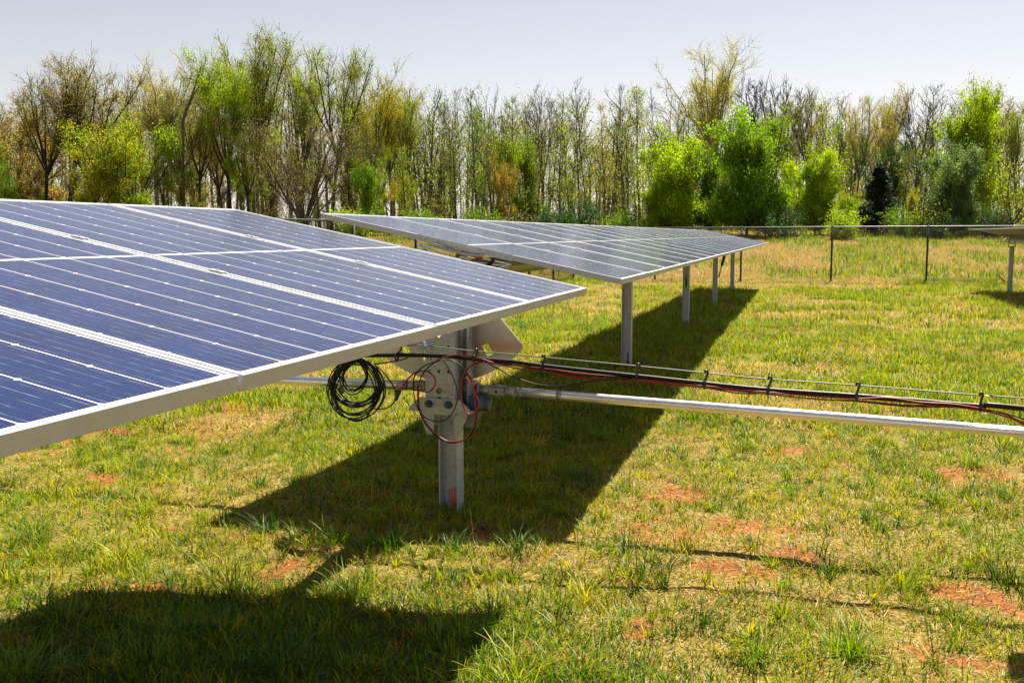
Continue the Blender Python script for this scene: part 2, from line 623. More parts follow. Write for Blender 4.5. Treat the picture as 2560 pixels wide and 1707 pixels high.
def axis_pts(lo, n0, n1, hi, step, grow):
    near = np.arange(n0, n1+1e-6, step)
    a = [n1]; s = step
    while a[-1] < hi:
        s *= grow; a.append(min(hi, a[-1]+s))
    b = [n0]; s = step
    while b[-1] > lo:
        s *= grow; b.append(max(lo, b[-1]-s))
    return np.concatenate([b[1:][::-1], near, a[1:]])
gx = axis_pts(-900, -7.5, 3.2, 900, 0.055, 1.12)
gy = axis_pts(-60, 2.3, 11.5, 1500, 0.055, 1.07)
GX, GY = np.meshgrid(gx, gy)
vx, vy = GX.ravel(), GY.ravel()
vz = terrain(vx, vy)
nx, ny = len(gx), len(gy)
ii = np.arange(nx*ny).reshape(ny, nx)
fq = np.stack([ii[:-1, :-1], ii[:-1, 1:], ii[1:, 1:], ii[1:, :-1]], -1).reshape(-1, 4)
me = np_mesh('ground', np.stack([vx, vy, vz], 1), [fq], [ground_material()], smooth=True,
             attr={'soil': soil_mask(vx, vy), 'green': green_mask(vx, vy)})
g = put('ground', me)
g['kind'] = 'structure'
g['label'] = 'red clay field with thatch and thin grass'

# ------------------------------------------------------------------ grass
def blades(P, h, wd, lean, az, curl, col, seg):
    """P (n,3) roots; returns verts, quads, tris, colours"""
    n = len(P)
    dirv = np.stack([np.cos(az), np.sin(az)], 1)
    side = np.stack([-np.sin(az+rng.normal(0, .7, n)), np.cos(az)], 1)
    side /= np.linalg.norm(side, axis=1)[:, None]
    vs, cs = [], []
    for k in range(seg):
        t = k/seg
        r = lean*t + curl*t*t
        hz = h*(t - 0.35*np.minimum(1, np.abs(curl))*t*t)
        c = np.empty((n, 3))
        c[:, :2] = P[:, :2] + dirv*(h*r)[:, None]
        c[:, 2] = P[:, 2] + hz
        ww = (wd*(1-0.55*t))[:, None]*0.5
        a = c.copy(); a[:, :2] += side*ww
        b = c.copy(); b[:, :2] -= side*ww
        vs += [a, b]
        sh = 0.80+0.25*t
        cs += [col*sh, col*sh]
    r = lean+curl
    tip = np.empty((n, 3))
    tip[:, :2] = P[:, :2]+dirv*(h*r)[:, None]
    tip[:, 2] = P[:, 2]+h*(1-0.35*np.minimum(1, np.abs(curl)))
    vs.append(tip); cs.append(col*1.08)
    V = np.stack(vs, 1); C = np.stack(cs, 1)
    m = V.shape[1]
    base = (np.arange(n)*m)[:, None]
    quads = [base+np.array([[2*k, 2*k+1, 2*k+3, 2*k+2]]) for k in range(seg-1)]
    tri = base+np.array([[2*seg-2, 2*seg-1, 2*seg]])
    return V.reshape(-1, 3), (np.concatenate(quads) if quads else np.zeros((0, 4), int)), tri, C.reshape(-1, 3)

class Blades:
    def __init__(s): s.v=[]; s.q=[]; s.t=[]; s.c=[]; s.n=0
    def add(s, *a):
        v, q, t, c = blades(*a)
        s.v.append(v); s.q.append(q+s.n); s.t.append(t+s.n); s.c.append(c); s.n += len(v)
    def build(s, name, label):
        fl = [f for f in (np.concatenate(s.q), np.concatenate(s.t)) if len(f)]
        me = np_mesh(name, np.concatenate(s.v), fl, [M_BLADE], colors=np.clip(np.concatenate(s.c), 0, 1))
        o = put(name, me)
        o['kind'] = 'stuff'; o['label'] = label
        return o

def scatter(n, d0, d1, half=36.5):
    a = YAW + np.radians(rng.uniform(-half, half, n))
    d = np.sqrt(rng.uniform(d0*d0, d1*d1, n))
    return -np.sin(a)*d, np.cos(a)*d

PAL_G = np.array([(0.145, 0.240, 0.004), (0.25, 0.31, 0.005), (0.36, 0.35, 0.006), (0.045, 0.115, 0.006), (0.42, 0.33, 0.010)])
PAL_S = np.array([(0.52, 0.36, 0.095), (0.42, 0.26, 0.060), (0.62, 0.46, 0.18), (0.38, 0.17, 0.05), (0.44, 0.36, 0.030)])
def pick(pal, n, p):
    i = rng.choice(len(pal), n, p=p)
    return pal[i]*rng.uniform(0.78, 1.22, (n, 1))

green, straw = Blades(), Blades()
U = rng.uniform

def patch_tone(x, y):
    q = fbm(x, y, 1.7, 71, 3)
    h_ = fbm(x, y, .6, 73, 3)
    t = np.clip(.62+.85*q, .6, 1.35)
    return np.stack([t*(.86+.3*h_), t, t*np.ones_like(h_)], 1)

def turf(n, d0, d1, hs_, ws_, seg, gbias=0.0, pink=0.0):
    x, y = scatter(n, d0, d1)
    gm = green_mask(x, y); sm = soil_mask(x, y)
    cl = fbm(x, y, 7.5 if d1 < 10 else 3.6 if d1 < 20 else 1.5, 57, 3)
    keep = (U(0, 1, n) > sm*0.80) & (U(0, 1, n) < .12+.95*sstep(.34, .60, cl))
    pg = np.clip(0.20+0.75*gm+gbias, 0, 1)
    isg = U(0, 1, n) < pg
    z = terrain(x, y)
    for flag, B in ((True, green), (False, straw)):
        k = keep & (isg == flag)
        m = int(k.sum())
        if not m: continue
        P = np.stack([x[k], y[k], z[k]-0.004], 1)
        hh = U(*hs_, m)*(0.7+0.6*gm[k]) if flag else U(hs_[0]*.7, hs_[1]*.9, m)
        ww = U(*ws_, m)
        if flag:
            c = pick(PAL_G, m, [.26, .26, .17, .23, .08])*patch_tone(x[k], y[k])
            B.add(P, hh, ww, U(0, .5, m), U(0, 2*np.pi, m), U(0, .7, m), c, seg)
        else:
            pr = np.array([.30, .27, .2, .10, .13])
            pr[3] += pink; pr /= pr.sum()
            c = pick(PAL_S, m, pr)*patch_tone(x[k]+40, y[k])
            flat = U(0, 1, m) < 0.5
            lean = np.where(flat, U(1.2, 3.0, m), U(0.1, .9, m))
            hh = np.where(flat, hh*.5, hh)
            B.add(P, hh, ww*.75, lean, U(0, 2*np.pi, m), U(0, .8, m), c, seg)

def tufts(n, d0, d1, hs_, ws_, nb, seg, thr=0.0):
    x, y = scatter(n, d0, d1)
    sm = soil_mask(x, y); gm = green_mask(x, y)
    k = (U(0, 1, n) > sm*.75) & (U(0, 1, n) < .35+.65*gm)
    x, y = x[k], y[k]; n = len(x)
    H = U(*hs_, n)*np.where(U(0, 1, n) < .18, 1.45, 1.0)
    cnt = (nb*U(.5, 1.5, n)).astype(int)
    idx = np.repeat(np.arange(n), cnt); m = len(idx)
    rad = np.abs(rng.normal(0, .32, m))*H[idx]
    an = U(0, 2*np.pi, m)
    bx, by = x[idx]+np.cos(an)*rad, y[idx]+np.sin(an)*rad
    P = np.stack([bx, by, terrain(bx, by)-.004], 1)
    tone = pick(PAL_G, n, [.30, .27, .14, .22, .07])
    c = tone[idx]*U(.75, 1.25, (m, 1))
    az = an+rng.normal(0, .6, m)
    green.add(P, H[idx]*U(.5, 1.1, m), U(*ws_, m), U(.1, .6, m), az, U(.0, .9, m), c, seg)

turf(190000, 2.6, 8.2, (.020, .068), (.0030, .0068), 2, .16)
turf(70000, 2.6, 8.2, (.012, .04), (.0028, .0055), 1, -.25)
turf(280000, 8.2, 18, (.04, .115), (.005, .012), 2, .12)
turf(270000, 18, 37, (.06, .16), (.010, .026), 1, .12, .05)
turf(260000, 37, 96, (.12, .34), (.02, .05), 1, .0, .30)
tufts(1500, 2.6, 8.2, (.05, .115), (.0040, .0080), 20, 3)
tufts(4600, 2.6, 9, (.035, .08), (.0035, .0065), 13, 2)
tufts(5200, 8.2, 18, (.06, .14), (.006, .010), 13, 2)
tufts(5000, 18, 36, (.08, .18), (.012, .02), 10, 1)
n = 60000                                           # clover and fine grass, deep green laid in to colour the table's shadow
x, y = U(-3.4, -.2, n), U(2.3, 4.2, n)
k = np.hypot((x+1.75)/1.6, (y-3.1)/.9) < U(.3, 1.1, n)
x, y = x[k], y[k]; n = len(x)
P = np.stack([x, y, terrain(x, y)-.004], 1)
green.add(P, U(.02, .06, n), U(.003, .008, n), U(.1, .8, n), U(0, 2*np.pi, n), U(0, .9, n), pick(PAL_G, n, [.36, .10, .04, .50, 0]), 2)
# named big tufts of the photo: px, py of root, height, blades, side lean
for px, py, H, nb in ((660, 1330, .17, 70), (840, 1360, .17, 60), (975, 1375, .15, 60), (1130, 1375, .14, 55), (1290, 1385, .15, 60), (580, 1480, .24, 60), (290, 1140, .14, 40),
                      (1610, 1440, .20, 60), (1900, 1640, .16, 70), (2260, 1460, .20, 90), (2130, 1640, .2, 120), (2060, 1400, .18, 36),
                      (1450, 1680, .18, 70), (360, 1290, .16, 60), (90, 1350, .15, 60), (120, 1560, .17, 60), (480, 1600, .2, 60), (880, 1500, .2, 70),
                      (1160, 1600, .2, 50), (380, 1680, .2, 70), (700, 1690, .22, 70), (60, 1690, .2, 70), (1300, 1700, .2, 60), (1560, 1390, .14, 40),
                      (300, 1410, .14, 40), (2480, 1380, .18, 50), (2520, 1460, .16, 60), (30, 1210, .14, 50), (520, 1230, .12, 50), (1760, 1560, .16, 60),
                      (1500, 1100, .16, 80), (1440, 1200, .16, 80), (1560, 1020, .15, 60), (1390, 1290, .15, 60)):
    x, y = gp(px, py)
    nb = int(nb*1.5)
    an = U(0, 2*np.pi, nb); rad = np.abs(rng.normal(0, .42, nb))*H
    bx, by = x+np.cos(an)*rad, y+np.sin(an)*rad
    P = np.stack([bx, by, terrain(bx, by)-.004], 1)
    base = pick(PAL_G, 1, [.35, .2, .05, .4, 0])
    green.add(P, H*.82*U(.3, 1.25, nb), U(.003, .0068, nb), U(.05, .5, nb), an+rng.normal(0, .8, nb), U(.0, 1.1, nb), base*U(.75, 1.3, (nb, 1)), 4)
# tall dry stalks standing here and there
n = 420
x, y = scatter(n, 2.8, 22)
P = np.stack([x, y, terrain(x, y)], 1)
straw.add(P, U(.10, .30, n), U(.0025, .005, n), U(0, .5, n), U(0, 2*np.pi, n), U(0, .5, n), pick(PAL_S, n, [.4, .2, .2, .2, 0]), 3)
# straw litter lying on the ground
n = 42000
x, y = scatter(n, 2.6, 9)
P = np.stack([x, y, terrain(x, y)+.004], 1)
straw.add(P, U(.004, .013, n), U(.0022, .0048, n), U(3, 9, n), U(0, 2*np.pi, n), U(-1, 1, n), pick(np.array([(.62, .46, .24), (.50, .33, .14), (.72, .58, .36), (.36, .17, .06), (.30, .20, .08)]), n, [.3, .2, .25, .15, .10]), 1)
# clods and small stones on the bare clay
n = 16000
x, y = scatter(n, 2.7, 9)
k = soil_mask(x, y) > U(.15, .8, n)
x, y = x[k], y[k]; n = len(x)
sz = U(.0025, .008, n)*np.where(U(0, 1, n) < .05, 2.0, 1.0)
c0 = np.stack([x, y, terrain(x, y)+sz*.3], 1)
off = np.array([(1, 0, 0), (-1, 0, 0), (0, 1, 0), (0, -1, 0), (0, 0, 1), (0, 0, -.6)], float)
V = c0[:, None, :]+off[None]*sz[:, None, None]*U(.6, 1.3, (n, 6, 1))+rng.normal(0, .15, (n, 6, 3))*sz[:, None, None]
tr = np.array([(0,2,4),(2,1,4),(1,3,4),(3,0,4),(2,0,5),(1,2,5),(3,1,5),(0,3,5)])
F = (np.arange(n)*6)[:, None, None]+tr[None]
cc = np.array((.34, .15, .06))*U(.5, 1.35, (n, 1))
m_clod, t_, p_ = mat('clay_clods')
a_ = t_.nodes.new('ShaderNodeAttribute'); a_.attribute_name = 'tint'
t_.links.new(a_.outputs['Color'], p_.inputs['Base Color']); p_.inputs['Roughness'].default_value = .95
o = put('clay_clods', np_mesh('clay_clods', V.reshape(-1, 3), [F.reshape(-1, 3)], [m_clod], colors=np.repeat(cc, 6, axis=0)))
o['kind'] = 'stuff'; o['label'] = 'crumbs of red clay on the bare patches'
green.build('grass', 'short yellow green spring grass with longer tufts over the field')
straw.build('dry_grass', 'dead straw coloured grass and stalks among the green')

# ------------------------------------------------------------------ solar tables
XL, ZL, TILT, Y_D, PM, GAP = -0.995, 1.3669, 0.2047, 4.5641, 1.01, 0.9607
LEN, WID, TH = 2.0, 0.998, 0.034
ct, st_ = math.cos(TILT), math.sin(TILT)
Y_B = Y_D+GAP
CX, CZ = XL-ct*LEN/2, ZL+st_*LEN/2                 # centre of panel top plane
NRM = Vector((st_, 0, ct)); UX = Vector((ct, 0, -st_))      # UX points to the low edge
TUBE = Vector((CX, 0, CZ)) - NRM*(TH+0.062+0.065)
TX, TZ = TUBE.x, TUBE.z
ROT = Matrix(((ct, 0, st_), (0, 1, 0), (-st_, 0, ct)))      # local -> world for tilted parts

def panel_frame_mesh():
    b = MB()
    fw, L2, W2 = 0.0150, LEN/2, WID/2
    e = 0.0015
    for sy in (-1, 1):                              # long sides
        b.box((0, sy*(W2-fw/2), -TH/2), (LEN, fw, TH), bev=.001)
        b.box((0, sy*(W2-.014), -TH+.001), (LEN-2*fw-.002, .026, .002))
    for sx in (-1, 1):
        b.box((sx*(L2-fw/2), 0, -TH/2), (fw, WID-2*fw, TH), bev=.001)
    return b
b = panel_frame_mesh()
tmp = b.build('solar_panel', M_ALU); FRAME = tmp.data
bpy.data.objects.remove(tmp)
b = MB().box((0, 0, -.0052), (LEN-.022, WID-.022, .005))
tmp = b.build('glass', M_GLASS); GLASS = tmp.data
bpy.data.objects.remove(tmp)
b = MB().box((0, 0, -.0092), (LEN-.024, WID-.024, .002))
b.box((0.0, 0, -.020), (.05, .10, .018), bev=.003)
tmp = b.build('backsheet', M_BACK); BACK = tmp.data
bpy.data.objects.remove(tmp)
ROT4 = ROT.to_4x4()
clamp_b = MB()
clamp_b.box((0, 0, .0025), (.050, .026, .003), bev=.001)
clamp_b.box((0, 0, -.02), (.050, .009, .046))
clamp_b.tube([(0, 0, .004), (0, 0, .007)], .005, 6)
tmp = clamp_b.build('clamp', M_GALV); CLAMP = tmp.data
bpy.data.objects.remove(tmp)
rail_b = MB()                                       # hat-section rail under a seam
rail_b.box((0, 0, -TH-.030), (.60, .045, .002))
for sy in (-1, 1):
    rail_b.box((0, sy*.0235, -TH-.0165), (.60, .002, .027))
    rail_b.box((0, sy*.032, -TH-.0025), (.60, .017, .002))
tmp = rail_b.build('panel_rail', M_GALV_D); RAIL = tmp.data
bpy.data.objects.remove(tmp)

def loc4(root, x, y, z, du=0):
    m = ROT4.copy(); m.translation = Vector((x, y, z)) + UX*du - root.location
    return m

def child(name, data, root, m):
    o = bpy.data.objects.new(name, data); COL.objects.link(o)
    o.parent = root; o.matrix_local = m
    return o

def table(label, dx, y0, npan, tube0, tube1, ends=True):
    root = thing('solar_table', label, 'solar panels', (TX+dx, y0, TZ), 'tilted tables of solar panels')
    jig = random.Random(int(y0*100)+npan)
    for k in range(npan):
        yc = y0+(k+.5)*PM
        p = child('solar_panel', FRAME, root, loc4(root, CX+dx, yc, CZ+jig.uniform(-.0015, .0015), 0))
        for nm, dt in (('glass', GLASS), ('backsheet', BACK)):
            s = bpy.data.objects.new(nm, dt); COL.objects.link(s); s.parent = p
    for k in range(npan+1):
        ys = y0+k*PM
        if k == 0: ys += .004
        if k == npan: ys -= .004
        if k == 0 and npan > 20: continue
        child('panel_rail', RAIL, root, loc4(root, CX+dx, ys, CZ-.001))
        if 0 < k < npan:
            for du in (-.26, .26):
                child('clamp', CLAMP, root, loc4(root, CX+dx, ys, CZ, du))
    t = MB().tube([(TX+dx, tube0, TZ), (TX+dx, tube1, TZ)], .066, 12, smooth=False)
    t.build('torque_tube', M_GALV, root)
    return root

front = table('nearest table of blue solar panels sloping up to the left, cut by the photo edge', 0, Y_D-5*PM, 5, Y_D-5*PM-.3, (Y_D+Y_B)/2)
back = table('long table of grey looking solar panels behind the gear post, running to the fence', 0, Y_B, 26, (Y_D+Y_B)/2+.002, Y_B+26*PM+.1)
ROWDX = 7.95
right = table('far table of panels at right edge of photo, its pale underside showing', ROWDX, Y_B+26*PM-9*PM, 9, Y_B+26*PM-9*PM-.2, Y_B+26*PM+.12)

# end plate rails bolted on the facing ends of the two tables
for root, yy, sg in ((back, Y_B, -1), (front, Y_D, 1)):
    b = MB()
    c = Vector((CX, yy+sg*.004, CZ)) - NRM*.017
    b.box(c, (.64, .004, .040), ROT, bev=.001)
    for du in (-.27, .27):
        b.tube([c+UX*du+Vector((0, sg*.002, 0)), c+UX*du+Vector((0, sg*.012, 0))], .009, 6)
    b.build('end_plate', M_GALV, root)

# ---- gear sector (a toothed plate hanging from the tube), part of the front table
SEC_Y = 5.25
DN = -NRM
def sect_pt(ang, r):                                # angle from straight down of the table, + towards the low side
    v = DN*math.cos(ang) + UX*math.sin(ang)
    return (TX+v.x*r, TZ+v.z*r)
RS = 0.655
outer = [sect_pt(R(88), .15), sect_pt(R(60.8), RS*.955), sect_pt(R(60.2), RS*.975), sect_pt(R(59), RS*.99)]
nteeth = 78
for k in range(nteeth+1):
    a = R(57.5-115*k/nteeth)
    outer.append(sect_pt(a, RS if k % 2 else RS-.006))
outer += [sect_pt(R(-59), RS*.99), sect_pt(R(-60.2), RS*.975), sect_pt(R(-60.8), RS*.955), sect_pt(R(-88), .15)]
outer.append(sect_pt(R(180), .10))
def circ(c, r, n=18): return [(c[0]+r*math.cos(2*math.pi*i/n), c[1]+r*math.sin(2*math.pi*i/n)) for i in range(n)]
def quad2(c, hw, hh, a):
    ca, sa = math.cos(a), math.sin(a)
    return [(c[0]+x*ca-y*sa, c[1]+x*sa+y*ca) for x, y in ((-hw,-hh),(hw,-hh),(hw,hh),(-hw,hh))]
holes = [circ((-2.075, .905), .078, 24), circ((-2.262, .935), .030), quad2((-1.742, .958), .021, .037, R(28)), quad2((-1.858, .905), .020, .032, R(8)),
         circ((-2.30, 1.12), .03)]
SECT_Z = 0.985-TZ
M_SECT = sector_material()
b = MB().plate(outer, holes, lambda a, c, d: Vector((a, SEC_Y+d, c)), .010)
sector = b.build('gear_sector', M_SECT, front, fix=True)
b = MB()
for a in (-40, -18, 18, 45):
    q = sect_pt(R(a), RS*.86)
    b.tube([(q[0], SEC_Y-.004, q[1]), (q[0], SEC_Y, q[1])], .008, 6)
b.build('rivet', M_GALV_D, sector)

# tube clamps with curved white legs in the gap between the tables
def hanger(root, y):
    c = Vector((TX, y, TZ))
    for sg in (-1, 1):
        b = MB()
        pts = []
        for k in range(9):
            t = k/8
            u = sg*(.30-.21*t**.8); n_ = .098-.115*math.sin(t*math.pi*.5)
            pts.append(c+UX*u+NRM*n_)
        for i in range(8):
            p, q = pts[i], pts[i+1]
            d = (q-p); ln = d.length
            mx = Matrix((d.normalized(), Vector((0,1,0)), d.normalized().cross(Vector((0,1,0))))).transposed()
            b.box((p+q)/2, (ln*1.12, .030, .009), mx)
        b.build('hanger_leg', M_WHITE, root)
        p0 = c+UX*sg*.29+NRM*.09
        q0 = c+UX*sg*.06+NRM*.066
        d = (q0-p0); mx = Matrix((d.normalized(), Vector((0,1,0)), d.normalized().cross(Vector((0,1,0))))).transposed()
        MB().box((p0+q0)/2, (d.length, .024, .007), mx).build('hanger_strut', M_WHITE, root)
    b = MB()
    ring = [(c+UX*.083*math.cos(a)+NRM*.083*math.sin(a)) for a in [2*math.pi*i/20 for i in range(20)]]
    b.tube(ring, .012, 6, closed=True)
    b.box(c+NRM*.104+UX*0, (.62, .034, .009), ROT)
    b.build('tube_strap', M_WHITE, root)
hanger(back, Y_B+.01)
hanger(front, Y_D-.12)
for k in range(1, 26, 2):
    pass
for k in (2, 4, 6, 8):
    c = Vector((TX, Y_B+k*PM, TZ))
    for sg in (-1, 1):
        MB().tube([c+NRM*.09+UX*.26*sg, c+UX*.06*sg-NRM*.02], .009, 5).build('brace', M_GALV_D, back)

# ------------------------------------------------------------------ posts
BF, BD, TF = 0.105, 0.118, 0.007                    # flange width, depth, thickness
def ibeam(b, x, y, z0, z1):
    b.box((x-BD/2+TF/2, y, (z0+z1)/2), (TF, BF, z1-z0))
    b.box((x+BD/2-TF/2, y, (z0+z1)/2), (TF, BF, z1-z0))
    b.box((x, y+.002, (z0+z1)/2), (BD-2*TF, .006, z1-z0))
    return b

def support_post(label, x, y, zt):
    z0 = float(terrain(x, y))
    root = thing('support_post', label, 'post', (x, y, z0), 'steel posts under the solar tables')
    ibeam(MB(), x, y, z0-.3, zt-.15).build('post_beam', M_POST, root)
    b = MB()
    b.box((x, y, zt-.16), (.20, .13, .012), bev=.002)
    for sg in (-1, 1):
        b.box((x+sg*.092, y, zt-.08), (.010, .10, .16), bev=.002)
    ring = [(x+.085*math.cos(a), y, zt+.085*math.sin(a)) for a in [2*math.pi*i/20 for i in range(20)]]
    b.tube(ring, .016, 6, closed=True)
    b.build('bearing_saddle', M_GALV_D, root)
    return root
Y0, SP = 5.172, 6.32
names = ['steel post nearest the camera under the long back table', 'second steel post under the long back table, dark stain on its face',
         'third steel post under the long back table, beside the black damper', 'farthest steel post under the long back table, nearest the fence']
posts = []
for k, nm in enumerate(names):
    posts.append(support_post(nm, TX, Y0+(k+1)*SP, TZ))
rp = support_post('steel post under the far table at the right edge of the photo', TX+ROWDX-.1, Y0+4*SP, TZ)
# rust stains on two posts
b = MB()
yy = Y0+SP-.0012
b.plate([(TX-.004, .07), (TX+.006, .10), (TX+.004, .21), (TX+.016, .16), (TX+.028, .23), (TX+.022, .12), (TX+.03, .06), (TX+.01, .02)], [], lambda a, c, d: Vector((a, yy-.0006+d, c)), .0005)
b.build('stain', M_STAIN, posts[0], fix=True)
b = MB()
yy = Y0+2*SP-.0012
b.plate([(TX-.02, .72), (TX-.015, .98), (TX-.004, .80), (TX+.004, 1.0), (TX+.016, .75), (TX+.006, .62), (TX-.01, .66)], [], lambda a, c, d: Vector((a, yy-.0006+d, c)), .0005)
b.build('stain', M_STAIN, posts[1], fix=True)

# damper beside the third post
pd = Y0+3*SP
root = thing('damper', 'black tubular damper between the third post and the table above it', 'damper', (TX+.1, pd, .55))
a0, a1 = Vector((TX+.095, pd-.02, .62)), Vector((TX+.30, pd-.02, TZ+.03))
d = a1-a0
MB().tube([a0+d*.30, a0+d*.33, a0+d*.97], [.026, .036, .036], 10).build('cylinder', M_BLACK, root)
MB().tube([a0, a0+d*.4], .014, 8).build('piston_rod', M_BLACK, root)
MB().box(a0+Vector((-.02, 0, -.02)), (.075, .03, .045), bev=.004).build('mount', M_GALV, root)

# ---- gear post with its head
GY0 = 5.12
root = thing('gear_post', 'front steel post with perforated gear bracket, bolts and drive joints', 'post', (TX, GY0, 0))
GP = root
PX_ = -1.945
ibeam(MB(), PX_, GY0+.045, -.3, 1.05).build('post_beam', M_POST, root)
b = MB()
for q, (x0, z0, x1, z1, w_) in enumerate([(-.004, .03, -.012, .135, .010), (.006, .03, .004, .15, .009), (.016, .02, .020, .15, .011), (.028, .03, .036, .12, .007), (-.014, .05, -.022, .11, .003), (.022, .05, .03, .14, .003)]):
    x0 += PX_; x1 += PX_
    b.plate([(x0-w_/2, z0), (x0+w_/2, z0), (x1+w_*.3, z1), (x1-w_*.3, z1)], [], lambda a, c, d: Vector((a, GY0+.0425-q*.0002+d, c)), .0002)
b.build('paint_mark', M_PAINT, root, fix=True)
# perforated channel
BY = 5.035
x0, x1, z0, z1 = -2.050, -1.868, .60, 1.36
def sq(cx, cz, h): return [(cx-h, cz-h), (cx+h, cz-h), (cx+h, cz+h), (cx-h, cz+h)]
hl = [sq(-1.987, .995, .0075), sq(-1.905, .998, .0075), sq(-1.966, .918, .0085), sq(-1.906, .920, .005), sq(-1.966, .852, .0085), sq(-1.907, .851, .0085), sq(-2.022, .855, .006), sq(-2.02, 1.0, .006),
      sq(-1.905, 1.08, .008), sq(-1.97, 1.08, .008), circ((-1.964, .738), .020), circ((-1.964, .688), .016), circ((-1.92, .702), .004, 8), circ((-1.93, .735), .006, 8), circ((-2.015, .922), .006, 8)]
b = MB().plate([(x0, z0), (x1, z0), (x1, z1), (x0, z1)], hl, lambda a, c, d: Vector((a, BY+d, c)), .006)
for xx in (x0+.003, x1-.003):
    b.box((xx, BY+.006+.045, (z0+z1)/2), (.006, .09, z1-z0))
br = b.build('channel_bracket', M_HEAD, root, fix=True)
MB().tube([(-1.964, BY+.012, .738), (-1.964, BY+.03, .738)], .022, 14).tube([(-1.93, BY-.004, .735), (-1.93, BY+.002, .735)], .007, 8).build('bush', M_GALV_D, br)
# second channel cheek behind, with the dark gap between
MB().box((x1+.055, BY+.10, (.64+z1)/2), (.006, .09, z1-.64)).box((x1+.03, BY+.148, (.64+z1)/2), (.06, .006, z1-.64)).build('side_channel', M_GALV_D, root)
# cross bracket: trapezoid front leg with a shelf behind
CYB = 5.018
b = MB()
b.plate([(-2.085, .700), (-1.835, .694), (-1.775, .640), (-1.770, .616), (-2.150, .622), (-2.150, .634)], [], lambda a, c, d: Vector((a, CYB+d, c)), .008)
b.box((-1.96, CYB+.008+.055, .620), (.38, .11, .006))
cb = b.build('cross_bracket', M_GALV, root, fix=True)
for bx in (-2.022, -1.902):
    b = MB()
    b.tube([(bx, CYB, .664), (bx, CYB-.006, .664)], .023, 18)
    b.tube([(bx, CYB-.006, .664), (bx, CYB-.022, .664)], [.019, .018], 10, smooth=False)
    b.tube([(bx, CYB-.022, .664), (bx, CYB-.030, .664)], .009, 10)
    bo = b.build('bolt', M_BOLT, root, fix=True)
    MB().plate([(bx-.034, .664), (bx-.012, .682), (bx+.012, .682), (bx+.034, .664), (bx+.012, .646), (bx-.012, .646)], [circ((bx, .664), .012, 10)], lambda a, c, d: Vector((a, CYB-.0035+d, c)), .0025).build('washer_plate', M_GALV_D, bo, fix=True)
# gusset cheeks on the post below the bracket
for pts, y_ in (([(-2.095, .617), (-2.010, .617), (-2.010, .478), (-2.052, .478), (-2.085, .56)], 5.055),
                ([(-1.884, .617), (-1.806, .612), (-1.808, .578), (-1.838, .520), (-1.858, .478), (-1.884, .470)], 5.055),
                ([(-1.90, .617), (-1.745, .612), (-1.775, .56), (-1.815, .50), (-1.86, .50)], 5.20),
                ([(-2.11, .617), (-2.0, .617), (-2.0, .50), (-2.06, .50)], 5.20)):
    MB().plate(pts, [], lambda a, c, d, y_=y_: Vector((a, y_+d, c)), .007).build('gusset', M_GALV if y_ < 5.1 else M_GALV_D, root, fix=True)
b = MB()
b.box((-1.775, 5.17, .662), (.11, .15, .085), bev=.018)
b.tube([(-1.84, 5.17, .665), (-1.70, 5.17, .645)], .040, 14)
b.build('gearbox', M_CAST, root)
MB().tube([(-2.10, 5.22, .73), (-1.80, 5.22, .73)], .05, 14).box((-1.96, 5.20, .74), (.19, .10, .20), bev=.01).build('worm_housing', M_PIPE_D, root)

# ------------------------------------------------------------------ drive shafts across the rows
def joint(root, xa, xb, y, za, zb, sg):
    """universal joint between xa (at the gear) and xb (start of the pipe)"""
    L = xb-xa
    def P(t): return Vector((xa+L*t, y, za+(zb-za)*t))
    MB().tube([P(0), P(.36)], .030, 16).tube([P(.0), P(.06)], .040, 16).build('stub_shaft', M_PIPE_D, root)
    b = MB()
    for s_ in (-1, 1):
        b.box(P(.50)+Vector((0, s_*.028, 0)), (abs(L)*.40, .012, .046), bev=.005)
    b.tube([P(.36), P(.42)], .033, 16)
    b.tube([P(.66), P(.97)], [.033, .029], 16)
    for s_ in (-1, 1):
        b.box(P(.58)+Vector((0, 0, s_*.026)), (abs(L)*.3, .040, .010), bev=.004)
    b.build('yoke', M_PIPE_D, root)
    c = P(.52)
    b = MB().tube([c+Vector((0, -.041, 0)), c+Vector((0, .041, 0))], .016, 14).tube([c+Vector((0, 0, -.036)), c+Vector((0, 0, .036))], .014, 12)
    cr = b.build('cross_pin', M_GALV, root)
    MB().tube([c+Vector((0, -.0425, 0)), c+Vector((0, -.0415, 0))], .010, 12).build('pin_hole', M_STAIN, cr)
    return P(1)

YP = 5.215
r1 = thing('drive_shaft', 'long bright aluminium drive pipe crossing from the front post to the right', 'drive shaft', (-1.75, YP, .72), 'drive shafts joining the rows')
pA, pB = (-1.79, -1.55)
e = joint(r1, pA, pB, YP, .725, .722, 1)
p_end = Vector((5.95, YP-.17, .722-.0295*(5.95+1.55)))
pts = [e.lerp(p_end, k/24) for k in range(25)]
MB().tube(pts, .0275, 24).build('pipe', M_PIPE, r1)
for t, w_ in ((.002, .014), (.032, .03)):
    q = e.lerp(p_end, t); q2 = e.lerp(p_end, t+w_/7.5)
    MB().tube([q, q2], .0282, 24).build('weld_band', M_PIPE_D, r1)
r2 = thing('drive_shaft', 'aluminium drive pipe leaving the front post to the left behind the cable coil', 'drive shaft', (-2.1, YP, .735), 'drive shafts joining the rows')
e2 = joint(r2, -2.06, -2.235, YP, .735, .733, -1)
MB().tube([e2.lerp(Vector((-9.4, YP, .70)), k/12) for k in range(13)], .0275, 24).build('pipe', M_PIPE, r2)
MB().tube([e2, e2+Vector((-.06, 0, 0))], .031, 20).build('sleeve', M_PIPE_D, r2)

